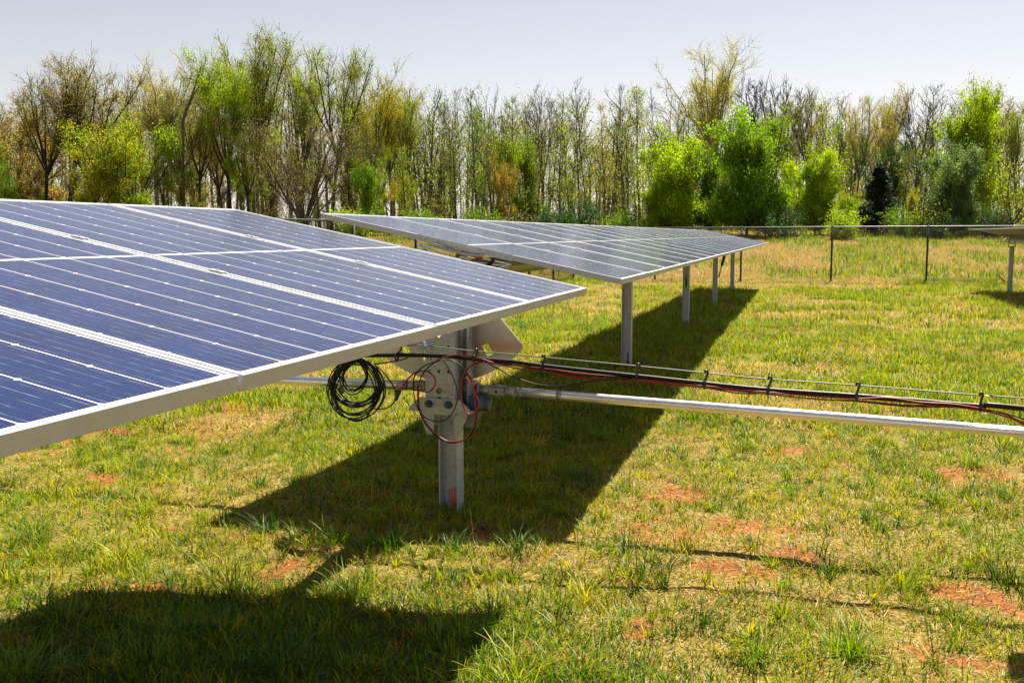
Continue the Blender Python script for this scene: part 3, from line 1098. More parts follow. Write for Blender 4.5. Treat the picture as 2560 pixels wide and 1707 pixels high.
# ------------------------------------------------------------------ cables
def spl(pts, n=10, closed=False):
    P = [Vector(p) for p in pts]
    out = []
    k = len(P)
    for i in range(k if closed else k-1):
        if closed:
            a, b_, c, d_ = P[(i-1) % k], P[i], P[(i+1) % k], P[(i+2) % k]
        else:
            a, b_, c, d_ = P[max(i-1, 0)], P[i], P[i+1], P[min(i+2, k-1)]
        for j in range(n):
            t = j/n
            out.append(0.5*((2*b_)+(c-a)*t+(2*a-5*b_+4*c-d_)*t*t+(3*b_-a-3*c+d_)*t**3))
    if not closed:
        out.append(P[-1])
    return out
YC = 4.77
def pl(pts, y=YC, dy=0.0):
    return [at(px, py, y+dy) for px, py in pts]
def cable(label, pts, r, m, cat='cable', group=None, n=10, sides=8):
    o = MB().tube(spl(pts, n), r, sides).build('cable', m, origin=pts[0])
    tag(o, label, cat, group)
    return o
# messenger wire
wire = pl([(930, 866), (1010, 864), (1058, 864), (1190, 878), (1358, 893), (1595, 915), (1765, 932), (1924, 948), (2144, 963), (2452, 988), (2560, 996)])
wire += [Vector((2.4, YC, .80)), Vector((5.6, YC, .62))]
cr = MB().tube(spl(wire, 4), .0036, 6).build('messenger_wire', M_ROPE, origin=wire[2])
tag(cr, 'thin twisted steel wire strung above the black trunk cable', 'wire')
# trunk cable
trunk = pl([(880, 889), (960, 888), (1060, 888), (1130, 891), (1185, 897), (1280, 904), (1355, 914), (1480, 928), (1593, 940), (1760, 958), (1920, 974), (2140, 989), (2300, 1002), (2451, 1015), (2560, 1020)])
trunk += [Vector((2.4, YC, .71)), Vector((5.6, YC, .52))]
cable('thick black trunk cable hung from the wire across the grass to the right', trunk, .0115, M_BLACK, 'cable', None, 6, 10)
dg = 'thin cables tied along the trunk cable'
cable('red cable arching over the post then sagging under the trunk cable', pl([(1085, 905), (1110, 893), (1150, 888), (1190, 894), (1240, 908), (1300, 922), (1355, 926), (1440, 944), (1520, 949), (1593, 948), (1680, 958), (1760, 964), (1840, 974), (1920, 980), (2030, 990), (2140, 996), (2220, 994), (2300, 1005), (2380, 1010), (2452, 1021), (2500, 1032), (2562, 1058)], dy=-.016)+[Vector((1.5, YC, .52)), Vector((3.0, YC-.1, .46))], .0038, M_RED, 'cable', dg, 5)
cable('red cable with the deeper sag, lying lowest under the trunk cable', pl([(1215, 903), (1290, 914), (1356, 926), (1410, 935), (1480, 946), (1560, 951), (1594, 950), (1680, 962), (1760, 968), (1860, 979), (1921, 985), (2060, 999), (2140, 1001), (2260, 1012), (2350, 1014), (2452, 1026), (2510, 1040), (2562, 1062)], dy=-.008)+[Vector((1.5, YC, .50)), Vector((3.0, YC-.1, .44))], .0036, M_RED, 'cable', dg, 5)
cable('thin dark red cable just under the trunk cable', pl([(1200, 905), (1355, 921), (1470, 935), (1594, 946), (1760, 964), (1920, 980), (2140, 995), (2300, 1008), (2452, 1020), (2562, 1027)], dy=.012)+[Vector((2.6, YC, .68))], .0038, M_RED, 'cable', dg, 5)
cable('thin black cable under the red ones, slack between the clips', pl([(1200, 900), (1355, 922), (1450, 938), (1520, 941), (1594, 947), (1680, 962), (1760, 969), (1850, 983), (1920, 984), (2040, 998), (2142, 1003), (2260, 1015), (2400, 1018), (2452, 1024), (2562, 1048)], dy=-.004)+[Vector((1.6, YC, .56)), Vector((3, YC, .52))], .0032, M_BLACK, 'cable', dg, 5)
cable('loose black cable drooping from the first clip below the red cables', pl([(1210, 902), (1240, 919), (1290, 944), (1345, 961), (1390, 965), (1440, 960), (1500, 950), (1594, 948)], dy=-.02), .0032, M_BLACK, 'cable', dg, 8)
# hanger clips
ordn = ['first', 'second', 'third', 'fourth', 'fifth', 'sixth', 'seventh']
clips = [((1000, 868), (992, 892)), ((1190, 878), (1187, 898)), ((1358, 893), (1356, 920)), ((1595, 915), (1593, 944)), ((1765, 932), (1761, 962)), ((1924, 948), (1920, 978)), ((2144, 963), (2141, 993)), ((2452, 988), (2451, 1018))]
for k, (a, c) in enumerate(clips):
    p, q = at(*a, YC), at(*c, YC)
    lab = ('black plastic cable clip beside the coil, left of the post' if k == 0 else
           'black plastic cable clip on the wire just right of the post' if k == 1 else
           f'black plastic cable clip, {ordn[k-2]} along the wire past the sector plate')
    root = thing('cable_clip', lab, 'clip', p, 'clips hanging the trunk cable')
    MB().tube(spl([p+Vector((-.006, 0, .004)), p+Vector((0, -.004, .012)), p+Vector((.009, 0, .006)), p+Vector((.006, 0, -.012)), p.lerp(q, .6)], 5), .0058, 6).build('hook', M_PLAST, root)
    b = MB()
    ring = [q+Vector((0, .019*math.cos(t), .019*math.sin(t))) for t in [2*math.pi*i/14 for i in range(14)]]
    b.tube(ring, .0055, 6, closed=True)
    b.box(q+Vector((0, -.016, .012)), (.016, .016, .020), bev=.002)
    b.build('band', M_PLAST, root)
# loops at the post
YL = 4.80
tr = lambda L, y=YL, dy=0: [at(*q, y+dy) for q in L]
def z2(x, y): return 1000+x*.14665, 900+y*.14665
big = [z2(*q) for q in ((700, 0), (560, 60), (420, 190), (340, 350), (305, 520), (300, 680), (325, 850), (390, 1010), (500, 1170), (640, 1310), (800, 1395), (950, 1405), (1090, 1360), (1200, 1270), (1275, 1130), (1310, 950), (1310, 800), (1290, 600), (1240, 420), (1170, 270), (1090, 150), (1000, 70), (900, 15), (780, -15))]
cable('big drooping black cable loop around the front post', tr(big), .0036, M_BLACK, 'cable', 'cable loops at the front post', 6)
red_big = [(px+(2.5 if px < 1160 else -2.5), py-2) for px, py in big[4:17]]
cable('red cable following the big black loop round the post', [at(*big[3], YL)]+tr(red_big, dy=-.006)+[at(1178, 945, YL), at(1172, 935, YL)], .0036, M_RED, 'cable', 'cable loops at the front post', 6)
lp2 = [z2(*q) for q in ((690, 10), (560, 40), (420, 100), (300, 190), (240, 320), (230, 500), (260, 700), (330, 870), (450, 990), (600, 1045), (740, 1030), (860, 940), (940, 810), (980, 650), (970, 500), (930, 350), (860, 200), (780, 70), (720, -10))]
cable('narrow black cable loop hanging in front of the post bolts', tr(lp2, dy=-.012), .0031, M_BLACK, 'cable', 'cable loops at the front post', 6)
rl = [z2(*q) for q in ((20, 500), (100, 360), (190, 260), (290, 195), (400, 182), (500, 215), (580, 300), (600, 390), (560, 480), (480, 535), (400, 540), (310, 500), (250, 420), (230, 330), (270, 230), (370, 185), (480, 195), (570, 270), (610, 370), (570, 480), (480, 545), (380, 535), (290, 500))]
cable('small red cable ring beside the left drive joint', tr(rl, y=4.84), .0032, M_RED, 'cable', 'cable loops at the front post', 6)
rr = [z2(*q) for q in ((1420, 20), (1300, 45), (1180, 110), (1090, 240), (1050, 400), (1040, 600), (1075, 780), (1130, 890), (1200, 925), (1290, 870), (1345, 790), (1340, 700), (1290, 600), (1235, 480), (1170, 360), (1120, 300))]
cable('red and black cable loop right of the post over the grey gearbox', tr(rr, dy=-.02), .0040, M_RED, 'cable', 'cable loops at the front post', 6)
rk = [z2(x+8, y+10) for x, y in ((1420, 20), (1300, 45), (1180, 110), (1095, 240), (1055, 400), (1045, 600), (1070, 780))]
cable('black cable twinned with the red loop right of the post', tr(rk, dy=-.014), .0032, M_BLACK, 'cable', 'cable loops at the front post', 6)
# wire bracket, blue
root = thing('wire_bracket', 'small blue coated bracket holding the wire under the panel seam', 'bracket', at(1090, 858, 4.80))
s0, s1 = at(1094, 836, 4.66), at(1058, 868, YC)
MB().tube([at(1096, 838, 4.70), at(1092, 856, 4.74)], [.016, .019], 4, smooth=False).build('tab', M_GALV, root)
p0, p1 = at(1096, 857, 4.745), at(1060, 868, YC)
d = p1-p0
mx = Matrix((d.normalized(), Vector((0,1,0)), d.normalized().cross(Vector((0,1,0))))).transposed()
MB().box((p0+p1)/2, (d.length*1.1, .030, .010), mx, bev=.002).build('arm', M_BLUE, root)
MB().box(p1+Vector((0, 0, .010)), (.014, .014, .045), bev=.003).tube([p1+Vector((-.022, 0, -.004)), p1+Vector((.02, 0, -.004))], .008, 8).build('wire_clamp', M_GALV, root)

# coil of spare cable
def z5(x, y): return 800+x*.1403, 860+y*.1403
rc = random.Random(4)
coil = []
top = (700, 285)
loops = [(660, 560, 300, 330)] * 0
specs = []
for k in range(19):
    w_ = rc.uniform(330, 500) if k > 3 else rc.uniform(205, 240)
    bot = rc.uniform(1010, 1400) if k > 3 else rc.uniform(800, 920)
    specs.append((w_, bot))
for k, (w_, bot) in enumerate(specs):
    cx_ = 650+rc.uniform(-45, 35)-(0 if k > 3 else 40)
    ty = rc.uniform(255, 310)
    cy_, ry = (ty+bot)/2, (bot-ty)/2
    sk = rc.uniform(-70, 70)
    yj = rc.uniform(-.035, .03)
    for j in range(16):
        a = 2*math.pi*j/16 - math.pi/2
        sx_ = math.cos(a)*w_; sy_ = math.sin(a)*ry
        px_ = cx_+sx_*(1-.22*max(0, -math.sin(a)))+sk*math.sin(a)
        coil.append(at(*z5(px_, cy_+sy_), 4.74+yj*(1-abs(math.sin(a))*.5)))
lead_in = [at(*z5(1560, 245), 4.76), at(*z5(1430, 285), 4.76), at(*z5(1250, 320), 4.755), at(*z5(1000, 355), 4.75), at(*z5(730, 375), 4.74), at(*z5(560, 340), 4.74)]
lead_out = [at(*z5(900, 330), 4.74), at(*z5(1100, 470), 4.745), at(*z5(1250, 660), 4.75), at(*z5(1330, 800), 4.755), at(*z5(1350, 940), 4.76), at(*z5(1290, 1070), 4.75), at(*z5(1180, 1140), 4.745), at(*z5(1050, 1160), 4.74), at(*z5(900, 1140), 4.73)]
root = thing('cable_coil', 'round coil of thin black spare cable hanging under the front panels', 'cable coil', at(*z5(690, 290), 4.74))
MB().tube(spl(lead_in+coil, 3), .0041, 6).build('wound_cable', M_BLACK, root)
MB().tube(spl(lead_out, 6), .0040, 6).build('loose_end', M_BLACK, root)
for q in ((360, 800), (235, 640), (390, 850)):
    MB().box(at(*z5(*q), 4.70), (.016, .03, .020), bev=.003).build('cable_tie', M_PLAST, root)
root = thing('cable_connector', 'small black wedge connector joining the coil to a red lead', 'connector', at(*z5(1390, 900), 4.76))
b = MB()
b.plate([tuple(at(*z5(*q), 4.76).xz) for q in ((1330, 815), (1440, 815), (1435, 870), (1365, 1015), (1330, 1015), (1350, 900))], [], lambda a, c, d: Vector((a, 4.752+d, c)), .018)
b.build('shell', M_PLAST, root, fix=True)
MB().tube(spl([at(*z5(1440, 820), 4.765), at(*z5(1530, 680), 4.78), at(*z5(1620, 570), 4.80), at(*z5(1720, 500), 4.83)], 6), .0032, 6).build('red_lead', M_RED, root)

# cables under the back table end
cable('black cable ring hanging at the near end of the back table', spl([at(1232, 648, Y_B-.01), at(1230, 655, Y_B-.01), at(1216, 664, Y_B-.01), at(1200, 665, Y_B-.01)], 4), .011, M_BLACK, 'cable', None, 4)
b = MB()
pth = [at(1085, 612, Y_B-.02), at(1120, 622, Y_B-.02), at(1160, 634, Y_B-.02), at(1205, 640, Y_B-.02)]
cable('grey conduit running along the hanger under the back table', pth, .012, M_PIPE_D, 'conduit')
cable('red cables bundled under the near end of the back table', [at(1140, 642, Y_B-.01), at(1155, 632, Y_B-.01), at(1180, 637, Y_B-.01), at(1205, 650, Y_B-.01)], .010, M_RED, 'cable')

# invented box on a post, out of view, added only to cast the corner shadow
root = thing('shadow_caster', 'grey rounded box on a post, unseen, added to throw the corner shadow', 'shadow caster', (1.28, 4.77, 0))
ibeam(MB(), 1.28, 4.77, -.3, 1.62).build('post_beam', M_POST, root)
MB().box((1.285, 4.65, 1.40), (.64, .11, .52), bev=.05).build('shadow_box', M_PIPE_D, root)
MB().box((1.285, 4.589, 1.40), (.42, .012, .34), bev=.004).build('box_front', M_GALV, root)

# ------------------------------------------------------------------ fence
def fence(label, A, B, n, h=1.90):
    A = Vector((*A, 0)); B = Vector((*B, 0))
    root = thing('chain_link_fence', label, 'fence', (A.x, A.y, float(terrain(A.x, A.y))), 'black chain link fence round the array')
    P = []
    for k in range(n+1):
        q = A.lerp(B, k/n); q.z = float(terrain(q.x, q.y)); P.append(q)
    for k, q in enumerate(P):
        if k == 0 and A.x < -8 and B.x > 0:
            continue                                # the corner post belongs to the other stretch
        b = MB().tube([q+Vector((0, 0, -.3)), q+Vector((0, 0, h+.01))], .034, 10)
        b.tube([q+Vector((0, 0, h+.005)), q+Vector((0, 0, h+.03)), q+Vector((0, 0, h+.05))], [.034, .03, .006], 10)
        b.build('post', M_FENCE, root)
    MB().tube([q+Vector((0, 0, h)) for q in P], .021, 10).build('top_rail', M_FENCE, root)
    # diamond wire
    b = MB()
    d = (B-A).normalized(); L = (B-A).length
    H = h-.04; pitch = .075; r = .0034
    nrm = Vector((-d.y, d.x, 0))
    vs, fs = [], []
    off = 0
    def seg(s0, z0, s1, z1, side):
        def W(s_, z_):
            q = A+d*s_; q.z = float(terrain(q.x, q.y))+z_
            return q+nrm*(.03+side*r)
        p, q = W(s0, z0), W(s1, z1)
        b.tube([p, q], r, 3, cap=False)
    s_ = -H
    while s_ < L:
        a, c = max(0, s_), min(L, s_+H)
        seg(a, .03+a-s_, c, .03+c-s_, 1)
        seg(a, .03+H-(a-s_), c, .03+H-(c-s_), -1)
        s_ += pitch
    b.build('wire_mesh', M_FENCE, root)
    # tension wire at the foot
    MB().tube([q+nrm*.03+Vector((0, 0, .04)) for q in P], .0025, 4).build('tension_wire', M_FENCE, root)
    return root
fence('black chain link fence along the left, partly behind the solar tables', (-8.10, 34.72-8*3.05), (-8.10, 34.72), 8)
fence('black chain link fence across the far end of the array', (-8.10, 34.72), (-8.10+7*3.05, 34.72), 7)

# marker flag leaning by the far right post
q0 = at(2531, 700, 33.0); q0.z = float(terrain(q0.x, q0.y))
root = thing('marker_flag', 'little red marker flag on a leaning wire in the far grass', 'flag', q0)
q1 = q0+Vector((-.40, 0, .40))
MB().tube([q0, q1], .008, 6).build('stake', M_STAKE, root)
b = MB()
dv = (q1-q0)
b.add([q1, q1-dv*.5, q1-dv*.48+Vector((-.02, .02, -.06)), q1-dv*.05+Vector((-.015, -.02, -.05))], [(0, 1, 2, 3)])
b.build('cloth', M_FLAG, root)

# ------------------------------------------------------------------ trees
def unit(v):
    return v/max(1e-9, math.sqrt(v[0]*v[0]+v[1]*v[1]+v[2]*v[2]))

class TreeGen:
    """grows one tree about 1 unit... H metres tall: bark tubes + leaf-sized faces"""
    def __init__(s, seed):
        s.r = np.random.default_rng(seed)
        s.V = []; s.F = []; s.n = 0; s.lt = 1.0
        s.LP = []; s.LT = []; s.LS = []
    def poly(s, pts, rad):
        k = len(pts)
        sides = 7 if rad[0] > .12 else 5 if rad[0] > .05 else 3
        t = np.gradient(pts, axis=0)
        t /= np.linalg.norm(t, axis=1)[:, None]+1e-9
        h = np.where(np.abs(t[:, 2:3]) < .9, np.array([[0, 0, 1.]]), np.array([[1., 0, 0]]))
        if abs(t[0, 2]) < .9: h[:] = (0, 0, 1.)
        else: h[:] = (1., 0, 0)
        e1 = np.cross(t, h); e1 /= np.linalg.norm(e1, axis=1)[:, None]+1e-9
        e2 = np.cross(t, e1)
        an = np.arange(sides)*2*math.pi/sides
        ring = e1[:, None, :]*np.cos(an)[None, :, None]+e2[:, None, :]*np.sin(an)[None, :, None]
        v = pts[:, None, :]+ring*np.asarray(rad)[:, None, None]
        s.V.append(v.reshape(-1, 3))
        i = np.arange(k-1)[:, None]*sides; j = np.arange(sides)[None, :]; j2 = (j+1) % sides
        f = np.stack([i+j, i+j2, i+sides+j2, i+sides+j], -1).reshape(-1, 4)+s.n
        s.F.append(f); s.n += k*sides
    def limb(s, p, d, L, r0, r1, wob, trop, nseg):
        pts = [np.array(p)]
        d = unit(np.array(d))
        st = L/nseg
        for i in range(nseg):
            d = unit(d+s.r.normal(0, wob, 3)+np.array([0, 0, trop]))
            pts.append(pts[-1]+d*st)
        pts = np.array(pts)
        s.poly(pts, np.linspace(r0, r1, nseg+1))
        return pts
    def leaves(s, pts, n, spread, size):
        i = s.r.uniform(0.15, len(pts)-1.001, n)
        k = i.astype(int); f = (i-k)[:, None]
        p = pts[k]*(1-f)+pts[k+1]*f+s.r.normal(0, spread, (n, 3))
        s.LP.append(p); s.LS.append(np.full(n, size)*s.r.uniform(.6, 1.35, n))
        s.LT.append(np.full(n, s.lt*np.clip(s.r.normal(1, .16), .55, 1.5)))
    def spread_dir(s, d, ang):
        a = s.r.uniform(0, 2*math.pi)
        h = np.array([0, 0, 1.]) if abs(d[2]) < .9 else np.array([1., 0, 0])
        e1 = unit(np.cross(d, h)); e2 = np.cross(d, e1)
        return d*math.cos(ang)+(e1*math.cos(a)+e2*math.sin(a))*math.sin(ang)
    def meshes(s, name, tintvar=.3):
        tr = np_mesh(name+'_trunk', np.concatenate(s.V), [np.concatenate(s.F)], [M_BARK], smooth=True)
        cr = None
        if s.LP:
            P = np.concatenate(s.LP); S_ = np.concatenate(s.LS)
            Vl, Fl = leaf_faces(P, S_, s.r, tintvar)
            tint = leaf_faces.col*np.repeat(np.concatenate(s.LT), 4)[:, None]
            cr = np_mesh(name+'_crown', Vl, Fl, [M_LEAF], colors=tint)
        return tr, cr

def leaf_faces(P, S_, r, tintvar, flat=0.0):
    n = len(P)
    d = r.normal(0, 1, (n, 3)); d /= np.linalg.norm(d, axis=1)[:, None]
    q = r.normal(0, 1, (n, 3)); e = np.cross(d, q); e /= np.linalg.norm(e, axis=1)[:, None]
    a = P-d*S_[:, None]*.6; b = P+e*S_[:, None]*.38; c = P+d*S_[:, None]*.6; f = P-e*S_[:, None]*.38
    V = np.stack([a, b, c, f], 1).reshape(-1, 3)
    F = np.arange(4*n).reshape(n, 4)
    t = r.uniform(1-tintvar, 1+tintvar, (n, 1))
    col = np.ones((n, 3))*t
    col[:, 0] *= r.uniform(.85, 1.2, n)
    leaf_faces.col = np.repeat(np.clip(col, 0, 2), 4, axis=0)
    return V, [F]

def grow_broad(seed, H=20, fork=.35, nlimb=6, ang=(14, 40), leaf=7, lsize=.17, sub=7, twig=6, spread=.28, lean=0.0, low=3, r0=.26, wide=1.0, twr=.014, start=.3, lowl=(.14, .28)):
    """big forking hardwood: ascending dark limbs, fine twigs, sparse spring leaves"""
    g = TreeGen(seed); r = g.r
    tp = g.limb((0, 0, -.3), (lean, r.normal(0, .02), 1), H*fork+.3, r0*1.15, r0*.72, .035, .01, 8)
    starts = []
    top = tp[-1]; td = unit(tp[-1]-tp[-2])
    for k in range(nlimb):
        a = R(r.uniform(*ang))*wide
        starts.append((top-np.array([0, 0, r.uniform(0, H*.05)]), g.spread_dir(td, a), H*(1-fork)*r.uniform(.72, 1.0), r0*r.uniform(.40, .62)))
    for k in range(low):
        i = r.uniform(3, 7); kk = int(i)
        p = tp[kk]*(1-i+kk)+tp[kk+1]*(i-kk)
        starts.append((p, g.spread_dir(td, R(r.uniform(45, 75))), H*r.uniform(*lowl), r0*.25))
    for p, d, L, rr in starts:
        g.lt = float(np.clip(r.normal(1, .14), .7, 1.35))
        lp = g.limb(p, d, L, rr, .03, .085, .055, 8)
        for j in range(sub):
            i = r.uniform(1.6, 7.7); kk = int(i)
            q = lp[kk]*(1-i+kk)+lp[kk+1]*(i-kk)
            dd = g.spread_dir(unit(lp[kk+1]-lp[kk]), R(r.uniform(22, 58)))
            sl = L*r.uniform(.18, .42)*(1.15-.06*i)
            fill = r.choice([.3, .8, 1.2, 1.6])
            sp = g.limb(q, dd, sl, max(.02, rr*.34*(1-.08*i)), .016, .12, .07, 5)
            for m in range(twig):
                i2 = r.uniform(.6, 4.9); k2 = min(4, int(i2))
                q2 = sp[k2]*(1-i2+k2)+sp[k2+1]*(i2-k2)
                d2 = g.spread_dir(unit(sp[k2+1]-sp[k2]), R(r.uniform(20, 60)))
                tl = sl*r.uniform(.25, .55)
                w_ = g.limb(q2, d2, tl, twr*1.2, twr*.7, .16, .06, 3)
                if leaf: g.leaves(w_, max(1, int(leaf*fill*r.uniform(.3, 1.7))), spread, lsize)
            if leaf: g.leaves(sp, max(1, leaf//2), spread*.8, lsize)
    return g

def grow_pole(seed, H=16, nb=34, leaf=4, lsize=.16, spread=.22, start=.28, bl=.16, up_=.10, r0=.13, twig=5, conic=0.0, twr=.012):
    """slim straight young tree with many short rising branches"""
    g = TreeGen(seed); r = g.r
    tp = g.limb((0, 0, -.3), (r.normal(0, .03), r.normal(0, .03), 1), H+.3, r0, .018, .018, .01, 14)
    for k in range(nb):
        t = start+(1-start)*r.uniform(0, 1)**.9*.97
        i = t*14; kk = min(13, int(i))
        p = tp[kk]*(1-i+kk)+tp[kk+1]*(i-kk)
        a = R(r.uniform(28, 62))
        L = H*bl*r.uniform(.55, 1.25)*(1-conic*(t-start)/(1-start))*(1.0-.55*max(0, t-.75)/.25)
        sp = g.limb(p, g.spread_dir(np.array([0, 0, 1.]), a), L, max(.014, r0*.3*(1-t)+.012), .010, .10, up_, 5)
        for m in range(twig):
            i2 = r.uniform(.8, 4.9); k2 = min(4, int(i2))
            q2 = sp[k2]*(1-i2+k2)+sp[k2+1]*(i2-k2)
            w_ = g.limb(q2, g.spread_dir(unit(sp[k2+1]-sp[k2]), R(r.uniform(20, 55))), L*r.uniform(.2, .5), twr, twr*.6, .14, .07, 3)
            if leaf: g.leaves(w_, max(1, int(leaf*(1.25-.9*t)*r.uniform(.4, 1.6))), spread, lsize)
    return g

def grow_dense(seed, H=10, W=5.5, n=15000, lsize=.22, low=.04, nl=60, shape=1.0, r0=.16, holes=.35):
    """full bright crown down to the ground, broken into leafy sprays"""
    g = TreeGen(seed); r = g.r
    tp = g.limb((0, 0, -.3), (0, 0, 1), H*.86+.3, r0, .03, .03, .01, 10)
    per = n//(nl*7)
    for k in range(nl):
        t = low+(1-low)*(k+r.uniform(0, 1))/nl
        i = min(9.99, t*.92*10); kk = int(i)
        p = tp[kk]*(1-i+kk)+tp[kk+1]*(i-kk)
        prof = min(1, .62+t*1.6)*(1-max(0, t-.12)/.88)**.62
        L = W*.5*prof*r.uniform(.50, 1.28)*(1+.25*math.sin(k*.61+seed))+.35
        a = R(r.uniform(42, 80)-40*t)
        sp = g.limb(p, g.spread_dir(np.array([0, 0, 1.]), a), L, .05*(1-t)+.018, .012, .09, .06, 5)
        for m in range(7):
            i2 = r.uniform(1.0, 4.95); k2 = int(i2)
            q2 = sp[k2]*(1-i2+k2)+sp[k2+1]*(i2-k2)
            w_ = g.limb(q2, g.spread_dir(unit(sp[k2+1]-sp[k2]), R(r.uniform(20, 65))), L*r.uniform(.22, .5)+.15, .011, .007, .14, .07, 3)
            g.leaves(w_, int(per*max(0, r.uniform(1-holes*1.8, 1+holes*1.8))), .13+.018*W, lsize)
    return g

def grow_cedar(seed, H=7, W=3.4, n=9000, lsize=.16):
    g = TreeGen(seed); r = g.r
    tp = g.limb((0, 0, -.3), (0, 0, 1), H+.3, .13, .02, .015, 0, 8)
    nl = 90
    for k in range(nl):
        t = .02+.96*(k+r.uniform(0, 1))/nl
        p = tp[min(7, int(t*8))]*(1-(t*8) % 1)+tp[min(8, int(t*8)+1)]*((t*8) % 1)
        L = W*.5*(1-t**1.6)*r.uniform(.7, 1.15)+.15
        sp = g.limb(p, g.spread_dir(np.array([0, 0, 1.]), R(r.uniform(50, 75))), L, .03, .01, .06, .10, 4)
        g.leaves(sp, n//nl, .16, lsize)
    return g

def grow_shrub(seed, H=2.2, n=4200, lsize=.085, stems=18):
    g = TreeGen(seed); r = g.r
    for k in range(stems):
        d = g.spread_dir(np.array([0, 0, 1.]), R(r.uniform(5, 55)))
        sp = g.limb((r.normal(0, .25), r.normal(0, .25), -.1), d, H*r.uniform(.6, 1.1), .03, .008, .12, .05, 5)
        for m in range(5):
            i2 = r.uniform(1, 4.9); k2 = int(i2)
            w_ = g.limb(sp[k2], g.spread_dir(unit(sp[k2+1]-sp[k2]), R(r.uniform(20, 60))), H*.35, .01, .006, .15, .05, 3)
            if n: g.leaves(w_, max(1, n//(stems*5)), .13, lsize)
    return g

PROTO = {}
def proto(key, fn, *a, **k):
    g = fn(*a, **k)
    tv = k.pop('tv', .3)
    V = np.concatenate(g.V)
    hgt = max(V[:, 2].max(), np.percentile(np.concatenate(g.LP)[:, 2], 99.5) if g.LP else 0)
    PROTO[key] = (*g.meshes(key, tv), hgt)
for sd_ in range(4):
    proto(f'tall{sd_}', grow_broad, 11+sd_, 20, .38+.03*sd_, 9, (7, 34), 21, .095, 13, 10, .24, twr=.013)
for sd_ in range(3):
    proto(f'bud{sd_}', grow_broad, 31+sd_, 18, .38+.04*sd_, 9, (9, 38), 14, .09, 13, 10, .22, twr=.014)
for sd_ in range(2):
    proto(f'bare{sd_}', grow_broad, 51+sd_, 16, .38, 6, (12, 40), 0, .15, 11, 10, .3, r0=.2, twr=.019)
proto('leafy0', grow_broad, 66, 20, .36, 10, (4, 28), 30, .105, 13, 10, .28, twr=.012)
proto('vee0', grow_broad, 61, 20, .42, 6, (14, 40), 16, .095, 13, 10, .24, low=1, r0=.24, twr=.018)
proto('fan0', grow_broad, 71, 13, .10, 14, (10, 48), 6, .085, 12, 10, .20, low=0, r0=.20, twr=.018)
proto('mid0', grow_broad, 81, 11, .20, 9, (16, 60), 22, .105, 10, 9, .24, low=5, r0=.15)
proto('mid1', grow_broad, 82, 11, .24, 9, (14, 58), 19, .105, 10, 9, .24, low=5, r0=.15)
for sd_ in range(4):
    proto(f'pole{sd_}', grow_pole, 91+sd_, 16, 52+4*sd_, 9+sd_, .10, .20, .20, .15, twig=7, twr=.016)
for sd_ in range(2):
    proto(f'stick{sd_}', grow_pole, 101+sd_, 16, 46, 0, .15, .2, .34, .13, twig=7, twr=.017)
for sd_ in range(2):
    proto(f'cone{sd_}', grow_pole, 111+sd_, 15, 60, 15, .12, .24, .22, .19, .10, .14, 6, .45)
proto('dense0', grow_broad, 121, 12, .16, 15, (4, 34), 30, .165, 11, 8, .30, low=20, r0=.16, twr=.011, lowl=(.26, .48))
proto('dense1', grow_broad, 124, 9, .14, 13, (4, 38), 28, .15, 10, 8, .28, low=18, r0=.12, twr=.010, lowl=(.26, .46))
proto('dense2', grow_broad, 123, 9, .16, 10, (5, 36), 17, .15, 9, 7, .30, low=10, r0=.11, twr=.010, lowl=(.22, .42))
proto('cedar0', grow_cedar, 131, 7, 5.0, 11000, .17)
proto('twig0', grow_broad, 141, 9, .30, 8, (8, 40), 0, .1, 9, 8, .2, r0=.12, low=1)
for sd_ in range(2):
    proto(f'shrub{sd_}', grow_shrub, 151+sd_)
proto('brush0', grow_shrub, 155, 2.6, 700, .07, 24)
proto('small0', grow_broad, 161, 7, .16, 5, (20, 58), 14, .09, 8, 6, .26, low=1, r0=.11)

GREY = (0.105, 0.092, 0.080); BROWN = (0.085, 0.066, 0.052); DARK = (0.045, 0.037, 0.031); PALE = (0.24, 0.21, 0.175)
LC0 = {'lime': (.29, .41, .006), 'green': (.14, .255, .016), 'yellow': (.37, .37, .014), 'tan': (.40, .37, .085), 'orange': (.37, .29, .055), 'olive': (.28, .34, .025),
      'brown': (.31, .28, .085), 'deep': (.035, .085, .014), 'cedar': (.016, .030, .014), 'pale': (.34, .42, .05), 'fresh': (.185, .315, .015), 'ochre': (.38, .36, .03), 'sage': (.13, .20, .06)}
LC = {k: tuple(c*f for c, f in zip(v, (1.0, 1.0, 1.0))) for k, v in LC0.items()}
nrot = random.Random(3)

def tree(kind, px, depth, top, leaf, bark, label, name='deciduous_tree', cat='tree', wx=1.0, group='trees of the wood behind the fence', lean=0.0):
    """px = photo column of the trunk foot, depth = metres ahead, top = photo row of the tip"""
    x, y = at_depth(px, depth)
    z = float(terrain(x, y))
    hor = PH/2-F_PX*math.tan(PITCH)
    zt = CAM_H+(hor-top)/F_PX*depth*1.005
    trm, crm, h = PROTO[kind]
    sc = (zt-z)/h
    root = thing(name, label, cat, (x, y, z-.05), group)
    rz = nrot.uniform(0, 6.28)
    rot = Matrix.Rotation(lean, 4, 'Y') @ Matrix.Rotation(rz, 4, 'Z') @ Matrix.Diagonal((sc*wx, sc*wx, sc, 1))
    t = put('trunk', trm, root); t.matrix_local = rot; t.color = (*bark, 1)
    if crm is not None:
        c = put('crown', crm, root); c.matrix_local = rot; c.color = (*leaf, 1)
    return root

